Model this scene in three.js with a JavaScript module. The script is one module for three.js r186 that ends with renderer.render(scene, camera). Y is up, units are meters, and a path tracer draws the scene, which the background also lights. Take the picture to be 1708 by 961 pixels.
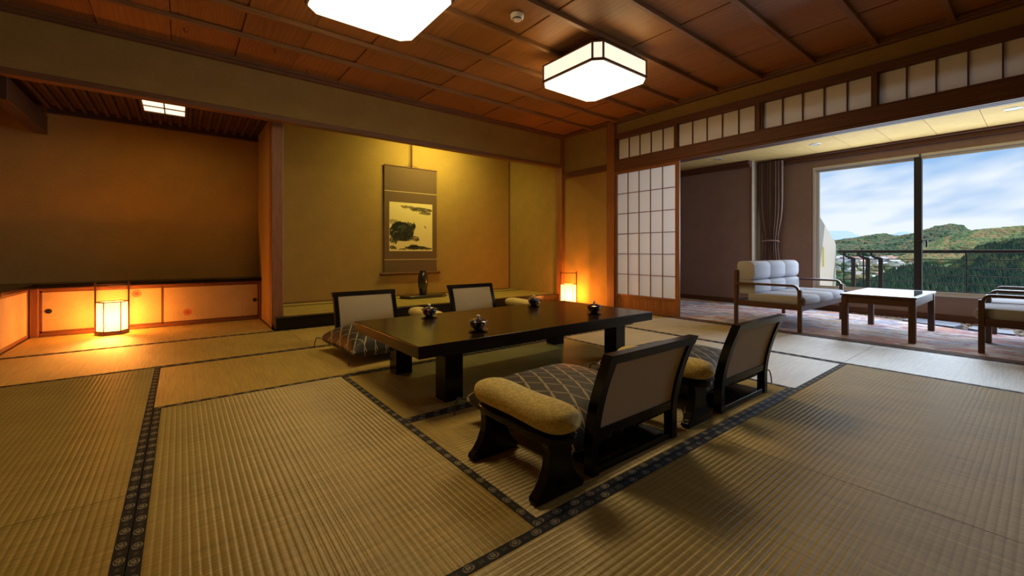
import * as THREE from 'three';
import { RoundedBoxGeometry } from 'three/addons/geometries/RoundedBoxGeometry.js';
import { mergeGeometries, mergeVertices, toCreasedNormals } from 'three/addons/utils/BufferGeometryUtils.js';
import { RectAreaLightUniformsLib } from 'three/addons/lights/RectAreaLightUniformsLib.js';

// ---------------------------------------------------------------- camera, sky, sun, exposure
// Metres. x runs along the alcove wall to the right, d is depth away from the camera along the shoji wall, world z = -d.
const EYE = 0.796, FOCAL = 703.3, HORIZON = 420;
const scene = new THREE.Scene();
const camera = new THREE.PerspectiveCamera(2 * Math.atan(480.5 / FOCAL) * 180 / Math.PI, 1708 / 961, 0.05, 20000);
camera.position.set(0, EYE, 0);
camera.lookAt(0.6175 * 10, EYE, -0.7866 * 10);
camera.setViewOffset(1708, 961, 0, 480.5 - HORIZON, 1708, 961);
const renderer = new THREE.WebGLRenderer({ antialias: true });
renderer.toneMapping = THREE.LinearToneMapping;
renderer.toneMappingExposure = 1.0;
renderer.shadowMap.enabled = true;
renderer.shadowMap.type = THREE.PCFSoftShadowMap;
RectAreaLightUniformsLib.init();

function rng(seed) { let a = seed >>> 0; return () => { a = (a + 0x6D2B79F5) | 0; let t = Math.imul(a ^ (a >>> 15), 1 | a); t = (t + Math.imul(t ^ (t >>> 7), 61 | t)) ^ t; return ((t ^ (t >>> 14)) >>> 0) / 4294967296; }; }
const hash = (x, y, s) => { let n = Math.imul(x | 0, 374761393) + Math.imul(y | 0, 668265263) + Math.imul(s | 0, 974634777); n = Math.imul(n ^ (n >>> 13), 1274126177); return ((n ^ (n >>> 16)) >>> 0) / 4294967296; };
const sm = (t) => t * t * (3 - 2 * t);
const lerp = (a, b, t) => a + (b - a) * t;
const clamp = (x, a, b) => Math.min(b, Math.max(a, x));
const step = (x, a, b) => sm(clamp((x - a) / (b - a), 0, 1));
// value noise; px, py: the period in cells (0: none)
function vn(x, y, s = 1, px = 0, py = 0) {
  const x0 = Math.floor(x), y0 = Math.floor(y), fx = sm(x - x0), fy = sm(y - y0);
  const wx = (i) => (px ? ((i % px) + px) % px : i), wy = (i) => (py ? ((i % py) + py) % py : i);
  const a = hash(wx(x0), wy(y0), s), b = hash(wx(x0 + 1), wy(y0), s), c = hash(wx(x0), wy(y0 + 1), s), d = hash(wx(x0 + 1), wy(y0 + 1), s);
  return lerp(lerp(a, b, fx), lerp(c, d, fx), fy);
}
const fbm = (x, y, s, o = 4, px = 0, py = 0) => { let v = 0, a = 0.5; for (let i = 0; i < o; i++) { v += a * vn(x, y, s + i, px, py); x *= 2; y *= 2; px *= 2; py *= 2; a *= 0.5; } return v / (1 - Math.pow(0.5, o)); };

// the sky: pale blue with long streaks of thin white cloud
{
  const w = 2048, h = 1024, data = new Float32Array(w * h * 4);
  for (let j = 0; j < h; j++) {
    const el = (j + 0.5) / h * Math.PI - Math.PI / 2;
    for (let i = 0; i < w; i++) {
      const a = (i + 0.5) / w, e = el * 180 / Math.PI, tilt = e + 2.2 * Math.sin(a * Math.PI * 6) + 3 * (fbm(a * 16, e / 9, 5, 3, 16, 0) - 0.5);
      const n = fbm(a * 26, tilt / 3.4 + 40, 11, 5, 26, 0) * 0.75 + fbm(a * 60, tilt / 1.3 + 40, 31, 4, 60, 0) * 0.25;
      const veil = step(n, 0.44, 0.70), low = Math.exp(-Math.pow((e - 2.2) / 1.1, 2)) * 0.75;
      const c = clamp(veil * 0.9 + low + 0.06, 0, 1);
      const blue = [0.29, 0.53, 0.90], white = [0.88, 0.96, 1.04];
      for (let q = 0; q < 3; q++) data[(j * w + i) * 4 + q] = lerp(blue[q], white[q], c);
      data[(j * w + i) * 4 + 3] = 1;
    }
  }
  const t = new THREE.DataTexture(data, w, h, THREE.RGBAFormat, THREE.FloatType);
  t.mapping = THREE.EquirectangularReflectionMapping; t.magFilter = THREE.LinearFilter; t.minFilter = THREE.LinearFilter; t.wrapS = THREE.RepeatWrapping; t.needsUpdate = true;
  scene.background = t; scene.backgroundIntensity = 1.0;
}
// the sun stands high over the valley; an added unseen slab keeps it off the window
const sun = new THREE.DirectionalLight(new THREE.Color(1, 0.95, 0.86), 5.5);
sun.position.set(39, 116, 37); sun.target.position.set(0, 0, 0); sun.castShadow = true; sun.name = 'sun';
Object.assign(sun.shadow.camera, { left: -40, right: 40, top: 40, bottom: -40, near: 1, far: 300 }); sun.shadow.mapSize.set(2048, 2048);
scene.add(sun, sun.target);

// added area lights in the window plane, glass sized, lifting daylight beyond the sky
for (const [d0, d1] of [[1.03, 2.06], [-0.94, 0.95]]) {
  const l = new THREE.RectAreaLight(new THREE.Color(0.68, 0.83, 1.0), 7.6, d1 - d0, 1.64); l.position.set(7.10, 1.125, -(d0 + d1) / 2); l.rotation.y = Math.PI / 2; l.name = 'added_window_fill'; scene.add(l);
}

// ---------------------------------------------------------------- helpers
const taken = new Map();
function numbered(name) { const n = taken.get(name) ?? 0; taken.set(name, n + 1); return n ? name + '_' + String(n).padStart(3, '0') : name; }
function tag(o, label, category, group, kind) { o.userData.label = label; o.userData.category = category; if (group) o.userData.group = group; if (kind) o.userData.kind = kind; return o; }
function shade(o) { o.castShadow = true; o.receiveShadow = true; return o; }
function mesh(name, geo, mat, parent = scene) {
  const g = Array.isArray(geo) ? (geo.length > 1 ? mergeGeometries(geo.map((x) => (x.index ? x.toNonIndexed() : x))) : geo[0]) : geo;
  const m = shade(new THREE.Mesh(g, mat)); m.name = parent === scene ? numbered(name) : name; parent.add(m); return m;
}
function thing(name, label, category, x = 0, y = 0, d = 0, turn = 0, group, kind) {
  const o = new THREE.Group(); o.name = numbered(name); scene.add(o); o.position.set(x, y, -d); o.rotation.y = turn; tag(o, label, category, group, kind); return o;
}
function struct(name, label, category) { return thing(name, label, category, 0, 0, 0, 0, undefined, 'structure'); }
function copy(src, x, y, d, turn, label) {
  const o = src.clone(); o.name = numbered(src.name.replace(/_\d{3}$/, '')); scene.add(o); o.position.set(x, y, -d); o.rotation.y = turn; o.userData = { ...src.userData }; if (label) o.userData.label = label; return o;
}
// uv in metres from the dominant normal axis; grain: the axis that u follows
function boxUV(g, grain = 'x', off = 0) {
  const p = g.attributes.position, n = g.attributes.normal, uv = new Float32Array(p.count * 2), ax = ['x', 'y', 'z'];
  for (let i = 0; i < p.count; i++) {
    const v = { x: p.getX(i), y: p.getY(i), z: p.getZ(i) }, a = [Math.abs(n.getX(i)), Math.abs(n.getY(i)), Math.abs(n.getZ(i))], k = a.indexOf(Math.max(...a));
    const rest = ax.filter((_, q) => q !== k), u = rest.includes(grain) ? grain : rest[0], w = rest.find((q) => q !== u);
    uv[i * 2] = v[u] + off * 1.37; uv[i * 2 + 1] = v[w] + off;
  }
  g.setAttribute('uv', new THREE.BufferAttribute(uv, 2)); return g;
}
// a box between x0..x1, y0..y1 and depths d0..d1, edges rounded by r
function bx(x0, x1, y0, y1, d0, d1, r = 0, grain, off = 0) {
  const w = x1 - x0, h = y1 - y0, l = d1 - d0;
  let g = r > 0 ? new RoundedBoxGeometry(w, h, l, 2, Math.min(r, w / 2.01, h / 2.01, l / 2.01)) : new THREE.BoxGeometry(w, h, l);
  g = g.index ? g.toNonIndexed() : g;
  g.translate((x0 + x1) / 2, (y0 + y1) / 2, -(d0 + d1) / 2);
  const m = Math.max(w, h, l);
  return boxUV(g, grain ?? (m === w ? 'x' : m === h ? 'y' : 'z'), off);
}
function tube(points, r, seg = 24, radial = 8, closed = false) {
  const c = new THREE.CatmullRomCurve3(points.map((p) => new THREE.Vector3(...p)), closed, 'catmullrom', 0.3);
  return new THREE.TubeGeometry(c, seg, r, radial, closed).toNonIndexed();
}
function cyl(r0, r1, h, seg = 20) { return new THREE.CylinderGeometry(r0, r1, h, seg).toNonIndexed(); }
function lathe(pts, seg = 32) { return new THREE.LatheGeometry(pts.map(([a, b]) => new THREE.Vector2(a, b)), seg); }
// an outline in (a, b) extruded by t
function prism(pts, t, bevel = 0) {
  const s = new THREE.Shape(pts.map(([a, b]) => new THREE.Vector2(a, b)));
  const g = new THREE.ExtrudeGeometry(s, { depth: t - 2 * bevel, bevelEnabled: bevel > 0, bevelThickness: bevel, bevelSize: bevel, bevelOffset: -bevel, bevelSegments: 2 });
  g.translate(0, 0, -t / 2 + bevel); return g;
}
function tex(w, h, f, { srgb = true, repeat } = {}) {
  const data = new Uint8Array(w * h * 4);
  for (let j = 0; j < h; j++) for (let i = 0; i < w; i++) { const c = f((i + 0.5) / w, (j + 0.5) / h), k = (j * w + i) * 4; const a = Array.isArray(c) ? c : [c, c, c]; for (let q = 0; q < 3; q++) data[k + q] = clamp(a[q], 0, 1) * 255; data[k + 3] = 255; }
  const t = new THREE.DataTexture(data, w, h); t.wrapS = t.wrapT = THREE.RepeatWrapping; t.magFilter = THREE.LinearFilter; t.minFilter = THREE.LinearMipmapLinearFilter; t.generateMipmaps = true;
  if (srgb) t.colorSpace = THREE.SRGBColorSpace; if (repeat) t.repeat.set(...repeat); t.needsUpdate = true; return t;
}
function canvasTex(w, h, draw, repeat, wrap = true) {
  const c = document.createElement('canvas'); c.width = w; c.height = h; draw(c.getContext('2d'), w, h);
  const t = new THREE.CanvasTexture(c); t.colorSpace = THREE.SRGBColorSpace; t.magFilter = THREE.LinearFilter; if (wrap) t.wrapS = t.wrapT = THREE.RepeatWrapping; if (repeat) t.repeat.set(...repeat); return t;
}
const lin = (r, g, b) => new THREE.Color().setRGB(r, g, b);
const std = (o) => new THREE.MeshStandardMaterial(o), phys = (o) => new THREE.MeshPhysicalMaterial(o);

// ---------------------------------------------------------------- textures and materials
const grainTex = tex(512, 512, (u, v) => { const y = v * 46 + fbm(u * 3, v * 6, 3, 3, 3, 6) * 2.5; const line = fbm(u * 5, y, 5, 3, 5, 0); const fine = vn(u * 16, v * 220, 9, 16, 220); return 0.70 + 0.26 * line + 0.10 * (fine - 0.5); }, { repeat: [0.9, 2.2] });
const boardTex = tex(1024, 512, (u, v) => { const bend = fbm(u * 2, v * 3, 21, 3, 2, 3); const arc = Math.abs(v - 0.5) * (1 + 0.35 * Math.cos(u * 6.283)) + bend * 0.22; const ring = Math.pow(0.5 + 0.5 * Math.sin(arc * 95), 2); const fine = vn(u * 30, v * 300, 8, 30, 300); return 0.80 + 0.07 * ring + 0.08 * (fine - 0.5) + 0.12 * (fbm(u * 3, v * 16, 40, 3, 3, 16) - 0.5); }, { repeat: [0.4, 2.16] });
const plasterTex = tex(512, 512, (u, v) => { const a = vn(u * 250, v * 60, 2, 250, 60), b = vn(u * 60, v * 250, 3, 60, 250); return 0.86 + 0.10 * (a * 0.5 + b * 0.5 - 0.5) + 0.07 * (fbm(u * 5, v * 5, 6, 4, 5, 5) - 0.5); }, { repeat: [1.6, 1.6] });
// rush weave: every rush lies along v, ribs follow u
const rushTex = tex(512, 512, (u, v) => { const r = vn(u * 256, v * 3, 7, 256, 3), q = vn(u * 128, v * 6, 4, 128, 6), c = fbm(u * 10, v * 3, 14, 4, 10, 3); const k = 0.82 + 0.12 * (r - 0.5) + 0.10 * (q - 0.5) + 0.08 * (c - 0.5), g = 0.03 * (r - 0.5); return [k + g, k, k - 0.02 - g]; }, { repeat: [2, 2] });
const rushBump = tex(512, 512, (u, v) => 0.5 + 0.5 * Math.sin(u * 340 * Math.PI * 2 / 2) * (0.7 + 0.3 * vn(u * 100, v * 30, 4, 100, 30)), { srgb: false, repeat: [2, 2] });
const clothTex = tex(256, 256, (u, v) => { const a = Math.sin(u * 64 * Math.PI * 2) * 0.5 + 0.5, b = Math.sin(v * 64 * Math.PI * 2) * 0.5 + 0.5; return 0.84 + 0.06 * (a * b) + 0.10 * (vn(u * 128, v * 128, 3, 128, 128) - 0.5); }, { repeat: [8, 8] });
const woven = (a, b) => tex(256, 256, (u, v) => { const p = u * 8, q = v * 8, k = Math.abs(((p + q) % 1) - 0.5) + Math.abs(((p - q + 8) % 1) - 0.5); const t = step(k, 0.42, 0.58); return [0, 1, 2].map((i) => lerp(a[i], b[i], t) + 0.05 * (vn(u * 128, v * 128, 3, 128, 128) - 0.5)); }, { repeat: [9, 9] });
const flecked = tex(256, 256, (u, v) => { const n = fbm(u * 40, v * 40, 3, 2, 40, 40), m = vn(u * 22, v * 22, 13, 22, 22); const k = 0.80 + 0.10 * step(n, 0.48, 0.60); return [k + 0.06 * m, k + 0.05 * m, k - 0.06 + 0.02 * m]; }, { repeat: [4, 4] });
const carpetTex = tex(1024, 1024, (u, v) => {
  const a = fbm(u * 10, v * 20, 51, 5, 10, 20), b = fbm(u * 8 + 3, v * 14, 71, 5, 8, 14), c = vn(u * 300, v * 300, 5, 300, 300), e = fbm(u * 26, v * 60, 91, 3, 26, 60);
  let col = [0.90, 0.85, 0.84]; const mixc = (t, q) => { col = col.map((x, i) => lerp(x, q[i], t)); };
  mixc(step(a, 0.50, 0.60) * 0.85, [0.80, 0.54, 0.50]); mixc(step(b, 0.54, 0.64) * 0.8, [0.66, 0.68, 0.76]); mixc(step(e, 0.60, 0.70) * 0.75, [0.64, 0.44, 0.54]); mixc(step(fbm(u * 12, v * 30, 111, 4, 12, 30), 0.58, 0.66) * 0.7, [0.80, 0.66, 0.52]);
  return col.map((x) => x * (0.9 + 0.16 * (c - 0.5)));
}, { repeat: [0.45, 0.45] });

// one repeat of the border cloth: medallions and small crosses in dull gold on near-black navy
const borderTex = canvasTex(256, 64, (c, w, h) => {
  c.fillStyle = '#0d0e14'; c.fillRect(0, 0, w, h);
  c.strokeStyle = '#a89f82'; c.fillStyle = '#1b1c22';
  const med = (x, y) => { for (const [dx, dy] of [[0, -11], [12, 5], [-12, 5], [0, 0]]) { c.lineWidth = 3; c.beginPath(); c.arc(x + dx, y + dy, 9, 0, Math.PI * 2); c.stroke(); } c.lineWidth = 3; c.beginPath(); c.ellipse(x, y, 27, 23, 0, 0, Math.PI * 2); c.stroke(); };
  const cross = (x, y) => { c.strokeStyle = '#4d4733'; c.lineWidth = 5; c.beginPath(); c.moveTo(x - 12, y - 13); c.lineTo(x + 12, y + 13); c.moveTo(x + 12, y - 13); c.lineTo(x - 12, y + 13); c.moveTo(x - 15, y); c.lineTo(x + 15, y); c.stroke(); c.strokeStyle = '#a89f82'; };
  med(40, 30); cross(104, 33); med(168, 34); cross(232, 31);
});
const cushionTex = canvasTex(512, 512, (c, w, h) => {
  c.fillStyle = '#211f1d'; c.fillRect(0, 0, w, h);
  const n = 4, s = w / n;
  for (let j = -1; j <= n + 1; j++) for (let i = -1; i <= n + 1; i++) {
    const x = i * s + (j % 2 ? s / 2 : 0), y = j * s * 1.0;
    c.save(); c.translate(x, y);
    c.fillStyle = '#8d7f62'; c.beginPath(); c.moveTo(0, 0); c.quadraticCurveTo(s * 0.10, s * 0.55, s * 0.5, s); c.quadraticCurveTo(s * 0.34, s * 0.42, 0, 0); c.fill();
    c.fillStyle = '#4d463a'; c.beginPath(); c.moveTo(0, 0); c.quadraticCurveTo(-s * 0.44, s * 0.38, -s * 0.5, s); c.quadraticCurveTo(-s * 0.24, s * 0.60, 0, 0); c.fill();
    c.strokeStyle = '#b5a98c'; c.lineWidth = 4; c.beginPath(); c.moveTo(0, 0); c.quadraticCurveTo(s * 0.34, s * 0.42, s * 0.5, s); c.moveTo(0, 0); c.quadraticCurveTo(-s * 0.44, s * 0.38, -s * 0.5, s); c.stroke();
    c.restore();
  }
}, [3.0, 3.0]);

const M = {};
M.wood = std({ color: lin(0.36, 0.135, 0.048), map: grainTex, roughness: 0.48 });
M.woodDark = std({ color: lin(0.17, 0.060, 0.026), map: grainTex, roughness: 0.65 });
M.woodBeam = std({ color: lin(0.24, 0.105, 0.045), map: grainTex, roughness: 0.55 });
M.woodMid = std({ color: lin(0.24, 0.088, 0.040), map: grainTex, roughness: 0.42 });
M.woodBlack = std({ color: lin(0.070, 0.030, 0.015), map: grainTex, roughness: 0.6 });
M.furniture = std({ color: lin(0.115, 0.048, 0.034), map: grainTex, roughness: 0.42 });
M.boards = [0.92, 1.0, 1.08].map((k) => std({ color: lin(0.43 * k, 0.180 * k, 0.050 * k), map: boardTex, roughness: 0.55 }));
M.batten = std({ color: lin(0.36, 0.165, 0.055), map: grainTex, roughness: 0.5 });
M.wall = std({ color: lin(0.45, 0.280, 0.080), map: plasterTex, roughness: 0.95, bumpMap: plasterTex, bumpScale: 0.0006 });
M.wallMauve = std({ color: lin(0.40, 0.265, 0.235), map: plasterTex, roughness: 0.92 });
M.wallPale = std({ color: lin(0.66, 0.58, 0.46), map: plasterTex, roughness: 0.9 });
M.rush = [[0.64, 0.485, 0.155], [0.61, 0.465, 0.145], [0.66, 0.50, 0.165]].map(([r, g, b]) => phys({ color: lin(r, g, b), map: rushTex, roughness: 0.48, anisotropy: 0.95, bumpMap: rushBump, bumpScale: 0.0003, ior: 1.85 }));
M.border = std({ map: borderTex, roughness: 0.8 });
M.sill = std({ color: lin(0.16, 0.075, 0.04), map: grainTex, roughness: 0.85 });
M.lacquer = phys({ color: lin(0.006, 0.0045, 0.004), roughness: 0.20, specularIntensity: 0.55 });
M.tableTop = phys({ color: lin(0.022, 0.011, 0.006), map: grainTex, roughness: 0.2, specularIntensity: 0.6 });
M.black = phys({ color: lin(0.012, 0.010, 0.009), roughness: 0.3, clearcoat: 0.4, clearcoatRoughness: 0.2 });
M.paper = phys({ color: lin(0.93, 0.92, 0.92), roughness: 1, transmission: 0.62, thickness: 0, side: THREE.DoubleSide });
M.transomPaper = phys({ color: lin(0.90, 0.88, 0.86), roughness: 1, transmission: 0.16, thickness: 0, side: THREE.DoubleSide });
M.fusuma = std({ color: lin(0.66, 0.47, 0.25), map: plasterTex, roughness: 0.85 });
M.subfloor = std({ color: lin(0.2, 0.15, 0.08), roughness: 1 });
M.carpet = std({ map: carpetTex, roughness: 1, bumpMap: carpetTex, bumpScale: 0.002 });
M.ply = std({ color: lin(0.74, 0.48, 0.16), map: plasterTex, roughness: 0.95 });
M.alu = std({ color: lin(0.62, 0.60, 0.58), roughness: 0.45, metalness: 0.3 });
M.bronze = std({ color: lin(0.028, 0.026, 0.028), roughness: 0.4, metalness: 0.3 });
M.glass = phys({ color: lin(1, 1, 1), roughness: 0, transmission: 1, thickness: 0, ior: 1.5, specularIntensity: 0.04 });
M.white = std({ color: lin(0.8, 0.78, 0.74), roughness: 0.5 });
M.concrete = std({ color: lin(0.62, 0.60, 0.60), map: plasterTex, roughness: 0.9 });

// ---------------------------------------------------------------- the room: levels and planes
const DA = 4.80, XB = 4.80, XL = -2.05, DF = -1.9;      // alcove wall, shoji wall, left wall, wall behind the camera
const CEIL = 2.625, LINT = 2.165;                       // ceiling boards, underside of the wall above the alcoves

// floor: tatami mats with ribbed faces and patterned cloth along both long edges
const floor = struct('floor', 'tatami floor of woven rush mats with dark patterned cloth borders', 'floor');
mesh('subfloor', [bx(XL - 0.1, XB, -0.12, -0.035, DF - 0.1, 6.3), bx(XB, 7.1, -0.14, -0.06, DF - 0.1, 5.0)], M.subfloor, floor);
let matCount = 0;
function tatami(x0, x1, d0, d1, along, y = 0, parent = floor) {
  const g0 = 0.0012; x0 += g0; x1 -= g0; d0 += g0; d1 -= g0;
  const L = along === 'x' ? x1 - x0 : d1 - d0, S = along === 'x' ? d1 - d0 : x1 - x0, H = 0.030, off = matCount * 0.713;
  const pos = [], nor = [], uv = [], idx = [];
  const put = (l, s, h, ns, nh, nl = 0) => {   // l along the ribs, s across them
    if (along === 'x') { pos.push(x0 + l, y + h, -(d0 + s)); nor.push(nl, nh, -ns); } else { pos.push(x0 + s, y + h, -(d0 + l)); nor.push(ns, nh, -nl); }
    uv.push(l + off, s + off); return pos.length / 3 - 1;
  };
  const heri = 0.030, s0 = heri, s1 = S - heri, ribs = Math.round((s1 - s0) / 0.0202), per = 8, depth = 0.0010;
  const groove = (p) => -depth * Math.pow(Math.abs(Math.cos(p * Math.PI)), 5);
  let prev = null;
  for (let i = 0; i <= ribs * per; i++) {
    const t = i / per, s = lerp(s0, s1, i / (ribs * per)), ph = (t % 1), h = groove(ph);
    const dh = (groove(ph + 0.01) - groove(ph - 0.01)) / 0.02 / ((s1 - s0) / ribs), n = 1 / Math.hypot(1, dh);
    const a = put(0, s, h, -dh * n, n), b = put(L, s, h, -dh * n, n);
    if (prev) { const [c, d] = prev; if (along === 'x') idx.push(c, d, a, d, b, a); else idx.push(c, a, d, d, a, b); }
    prev = [a, b];
  }
  // sides
  const side = (p) => { const k = p.map((q) => put(...q)); idx.push(k[0], k[1], k[2], k[0], k[2], k[3]); };
  for (const l of [0, L]) side([[l, 0, -0.0005, 0, 0, l ? 1 : -1], [l, S, -0.0005, 0, 0, l ? 1 : -1], [l, S, -H, 0, 0, l ? 1 : -1], [l, 0, -H, 0, 0, l ? 1 : -1]]);
  const g = new THREE.BufferGeometry();
  g.setAttribute('position', new THREE.Float32BufferAttribute(pos, 3)); g.setAttribute('normal', new THREE.Float32BufferAttribute(nor, 3)); g.setAttribute('uv', new THREE.Float32BufferAttribute(uv, 2)); g.setIndex(idx);
  const m = mesh('tatami_mat', g, M.rush[matCount % 3], parent);
  for (const e of [0, 1]) {
    const a = e ? S - heri : 0, b = e ? S : heri;
    const h = along === 'x' ? bx(x0, x1, y - H, y + 0.0008, d0 + a, d0 + b) : bx(x0 + a, x0 + b, y - H, y + 0.0008, d0, d1);
    const p = h.attributes.position, u = h.attributes.uv;
    for (let i = 0; i < p.count; i++) { const l = along === 'x' ? p.getX(i) : -p.getZ(i), s = along === 'x' ? -p.getZ(i) - d0 : p.getX(i) - x0; u.setXY(i, l / 0.15 + (matCount * 0.37) % 1, (s - a) / heri); }
    mesh('cloth_border', h, M.border, m);
  }
  matCount++;
  return m;
}
const GX = [-2.03, -1.07, -0.11, 0.835, 1.807, 2.785, 3.715, 4.675], GD = [-1.88, -0.945, -0.04, 0.915, 1.865, 2.79, 3.79, 4.80];
tatami(GX[2], GX[3], GD[3], GD[5], 'd');                       // the large mat in front
tatami(GX[2], GX[4], GD[2], GD[3], 'x'); tatami(GX[4], GX[6], GD[2], GD[3], 'x');
tatami(GX[3], GX[5], GD[3], GD[4], 'x'); tatami(GX[3], GX[5], GD[4], GD[5], 'x');
tatami(GX[5], GX[6], GD[3], GD[5], 'd'); tatami(GX[6], GX[7], GD[3], GD[5], 'd'); tatami(GX[6], GX[7], GD[1], GD[3], 'd');
tatami(GX[1], GX[2], GD[4], GD[6], 'd'); tatami(GX[1], GX[2], GD[2], GD[4], 'd');
tatami(GX[2], GX[4], GD[5], GD[6], 'x'); tatami(GX[4], GX[6], GD[5], GD[6], 'x'); tatami(GX[6], GX[7], GD[5], GD[7], 'd');
tatami(GX[1], 0.852, GD[6], GD[7], 'x'); tatami(0.852, 2.785, GD[6], GD[7], 'x'); tatami(2.785, GX[6], GD[6], GD[7], 'x');
tatami(GX[0], GX[1], GD[2], GD[4], 'd'); tatami(GX[0], GX[1], GD[4], GD[6], 'd');
tatami(GX[2], GX[4], GD[1], GD[2], 'x'); tatami(GX[4], GX[6], GD[1], GD[2], 'x'); tatami(GX[0], GX[2], GD[1], GD[2], 'x');
tatami(-1.095, 0.735, GD[7], 5.815, 'x');                      // inside the cabinet alcove
// the wooden sill with two sliding grooves
mesh('sliding_sill', [bx(4.68, 4.715, -0.03, 0.002, DF, DA), bx(4.722, 4.757, -0.03, 0.002, DF, DA), bx(4.764, 4.80, -0.03, 0.002, DF, DA), bx(4.68, 4.80, -0.03, -0.004, DF, DA)], M.sill, floor);

// ceiling of wide cedar boards with slim battens across them
const ceiling = struct('ceiling', 'brown cedar board ceiling crossed by slim battens', 'ceiling');
for (let k = 0, x = 0.4 - 0.463 * 6; x < XB + 0.1; k++, x += 0.463) {
  const a = Math.max(XL, x), b = Math.min(XB + 0.05, x + 0.463 - 0.006); if (b - a < 0.02) continue;
  const g = bx(a, b, CEIL + (k % 2) * 0.006, CEIL + 0.03, DF, DA + 0.05, 0, 'z', k * 0.61); mesh('ceiling_board', g, M.boards[(k * 2) % 3], ceiling);
}
for (let k = 0; k <= 12; k++) { const d = 4.17 - 0.463 * k; if (d < DF + 0.1) break; mesh('batten', bx(XL, XB, CEIL - 0.036, CEIL + 0.001, d - 0.021, d + 0.021, 0.004), M.batten, ceiling); }
mesh('ceiling_edge_moulding', [bx(XL, XB, CEIL - 0.045, CEIL + 0.01, DA - 0.055, DA, 0.003), bx(XL, XB, CEIL - 0.022, CEIL + 0.01, DA - 0.085, DA - 0.055, 0.003)], M.woodBeam, ceiling);
mesh('ceiling_edge_moulding', [bx(XB - 0.055, XB, CEIL - 0.045, CEIL + 0.01, DF, DA, 0.003), bx(XB - 0.085, XB - 0.055, CEIL - 0.022, CEIL + 0.01, DF, DA, 0.003)], M.woodBeam, ceiling);
mesh('ceiling_edge_moulding', [bx(XL, XL + 0.055, CEIL - 0.045, CEIL + 0.01, DF, DA, 0.003), bx(XL, XB, CEIL - 0.045, CEIL + 0.01, DF, DF + 0.055, 0.003)], M.woodBeam, ceiling);

// the outer shell
const roof = struct('roof', 'flat slab roof over the room', 'roof');
mesh('roof_slab', bx(XL - 0.25, 7.35, 2.80, 2.95, DF - 0.25, 6.55), M.concrete, roof);
const wallFront = struct('wall_front', 'ochre wall behind the viewer', 'wall'); mesh('plaster', bx(XL - 0.1, 7.25, -0.12, 2.80, DF - 0.12, DF), M.wall, wallFront);
const wallLeft = struct('wall_left', 'ochre wall on the far left side of the room', 'wall'); mesh('plaster', bx(XL - 0.12, XL, -0.12, 2.80, DF, 6.4), M.wall, wallLeft);

// the wall above and between the two alcoves
const wallBack = struct('wall_back', 'ochre wall above the two alcoves with its wooden lower edge', 'wall');
mesh('plaster', [bx(XL, XB, LINT, 2.80, DA, DA + 0.07), bx(XL, -1.12, -0.03, LINT, DA, DA + 0.07)], M.wall, wallBack);
mesh('lower_rail', bx(XL, XB, LINT - 0.045, LINT + 0.004, DA - 0.012, DA + 0.085, 0.004), M.woodBeam, wallBack);
mesh('hidden_back', bx(XL, 5.0, -0.12, 2.80, 6.31, 6.45), M.wall, wallBack);

// wall between the two alcoves with the alcove post
const wallMid = struct('wall_partition', 'narrow partition wall between cabinet alcove and scroll alcove', 'wall');
mesh('plaster', bx(0.755, 0.835, -0.03, 2.80, 5.11, 6.31), M.wall, wallMid);
mesh('alcove_post', bx(0.735, 0.852, 0, LINT + 0.03, 4.985, 5.115, 0.012), M.wood, wallMid);
mesh('edge_strip', bx(0.752, 0.838, -0.03, 2.80, 6.085, 6.102, 0.003), M.woodDark, wallMid);

// scroll alcove
const wallAlcove = struct('wall_alcove', 'yellow ochre rear wall of the raised scroll alcove', 'wall');
mesh('plaster', bx(0.835, 4.80, -0.03, 2.80, 6.19, 6.31), M.wall, wallAlcove);
mesh('corner_strip', [bx(4.785, 4.80, 0.115, 2.7, 6.175, 6.19), bx(0.835, 4.80, 0.112, 0.125, 6.178, 6.19)], M.woodDark, wallAlcove);
mesh('ceiling_board', bx(0.835, 4.80, 2.72, 2.76, DA + 0.07, 6.19), M.boards[1], struct('ceiling_scroll_alcove', 'wooden ceiling high inside the scroll alcove', 'ceiling'));
const alcoveCeil = struct('ceiling_alcove', 'dark raftered ceiling of the cabinet alcove', 'ceiling');
mesh('cabinet_alcove_board', bx(XL, 0.755, 2.235, 2.26, DA + 0.07, 6.31), M.woodBlack, alcoveCeil);
for (let k = 0; k < 21; k++) { const x = -1.02 + 0.0845 * k; mesh('round_rafter', (() => { const g = cyl(0.021, 0.021, 1.19, 10); g.rotateX(Math.PI / 2); g.translate(x, 2.222, -(4.90 + 0.60)); return boxUV(g, 'z', k); })(), M.woodBlack, alcoveCeil); }
const platform = struct('floor_alcove', 'raised tatami platform of the scroll alcove behind a black lacquered front board', 'floor');
mesh('platform_base', bx(0.853, 4.80, -0.03, 0.084, 4.90, 6.19), M.woodDark, platform);
mesh('lacquered_front_board', bx(0.75, 4.72, 0, 0.128, 4.795, 4.90, 0.008), M.lacquer, platform);
tatami(0.86, 2.84, 4.905, 5.86, 'x', 0.115, platform); tatami(2.84, 4.79, 4.905, 5.86, 'x', 0.115, platform); tatami(0.86, 4.79, 5.86, 6.175, 'x', 0.115, platform);

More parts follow.
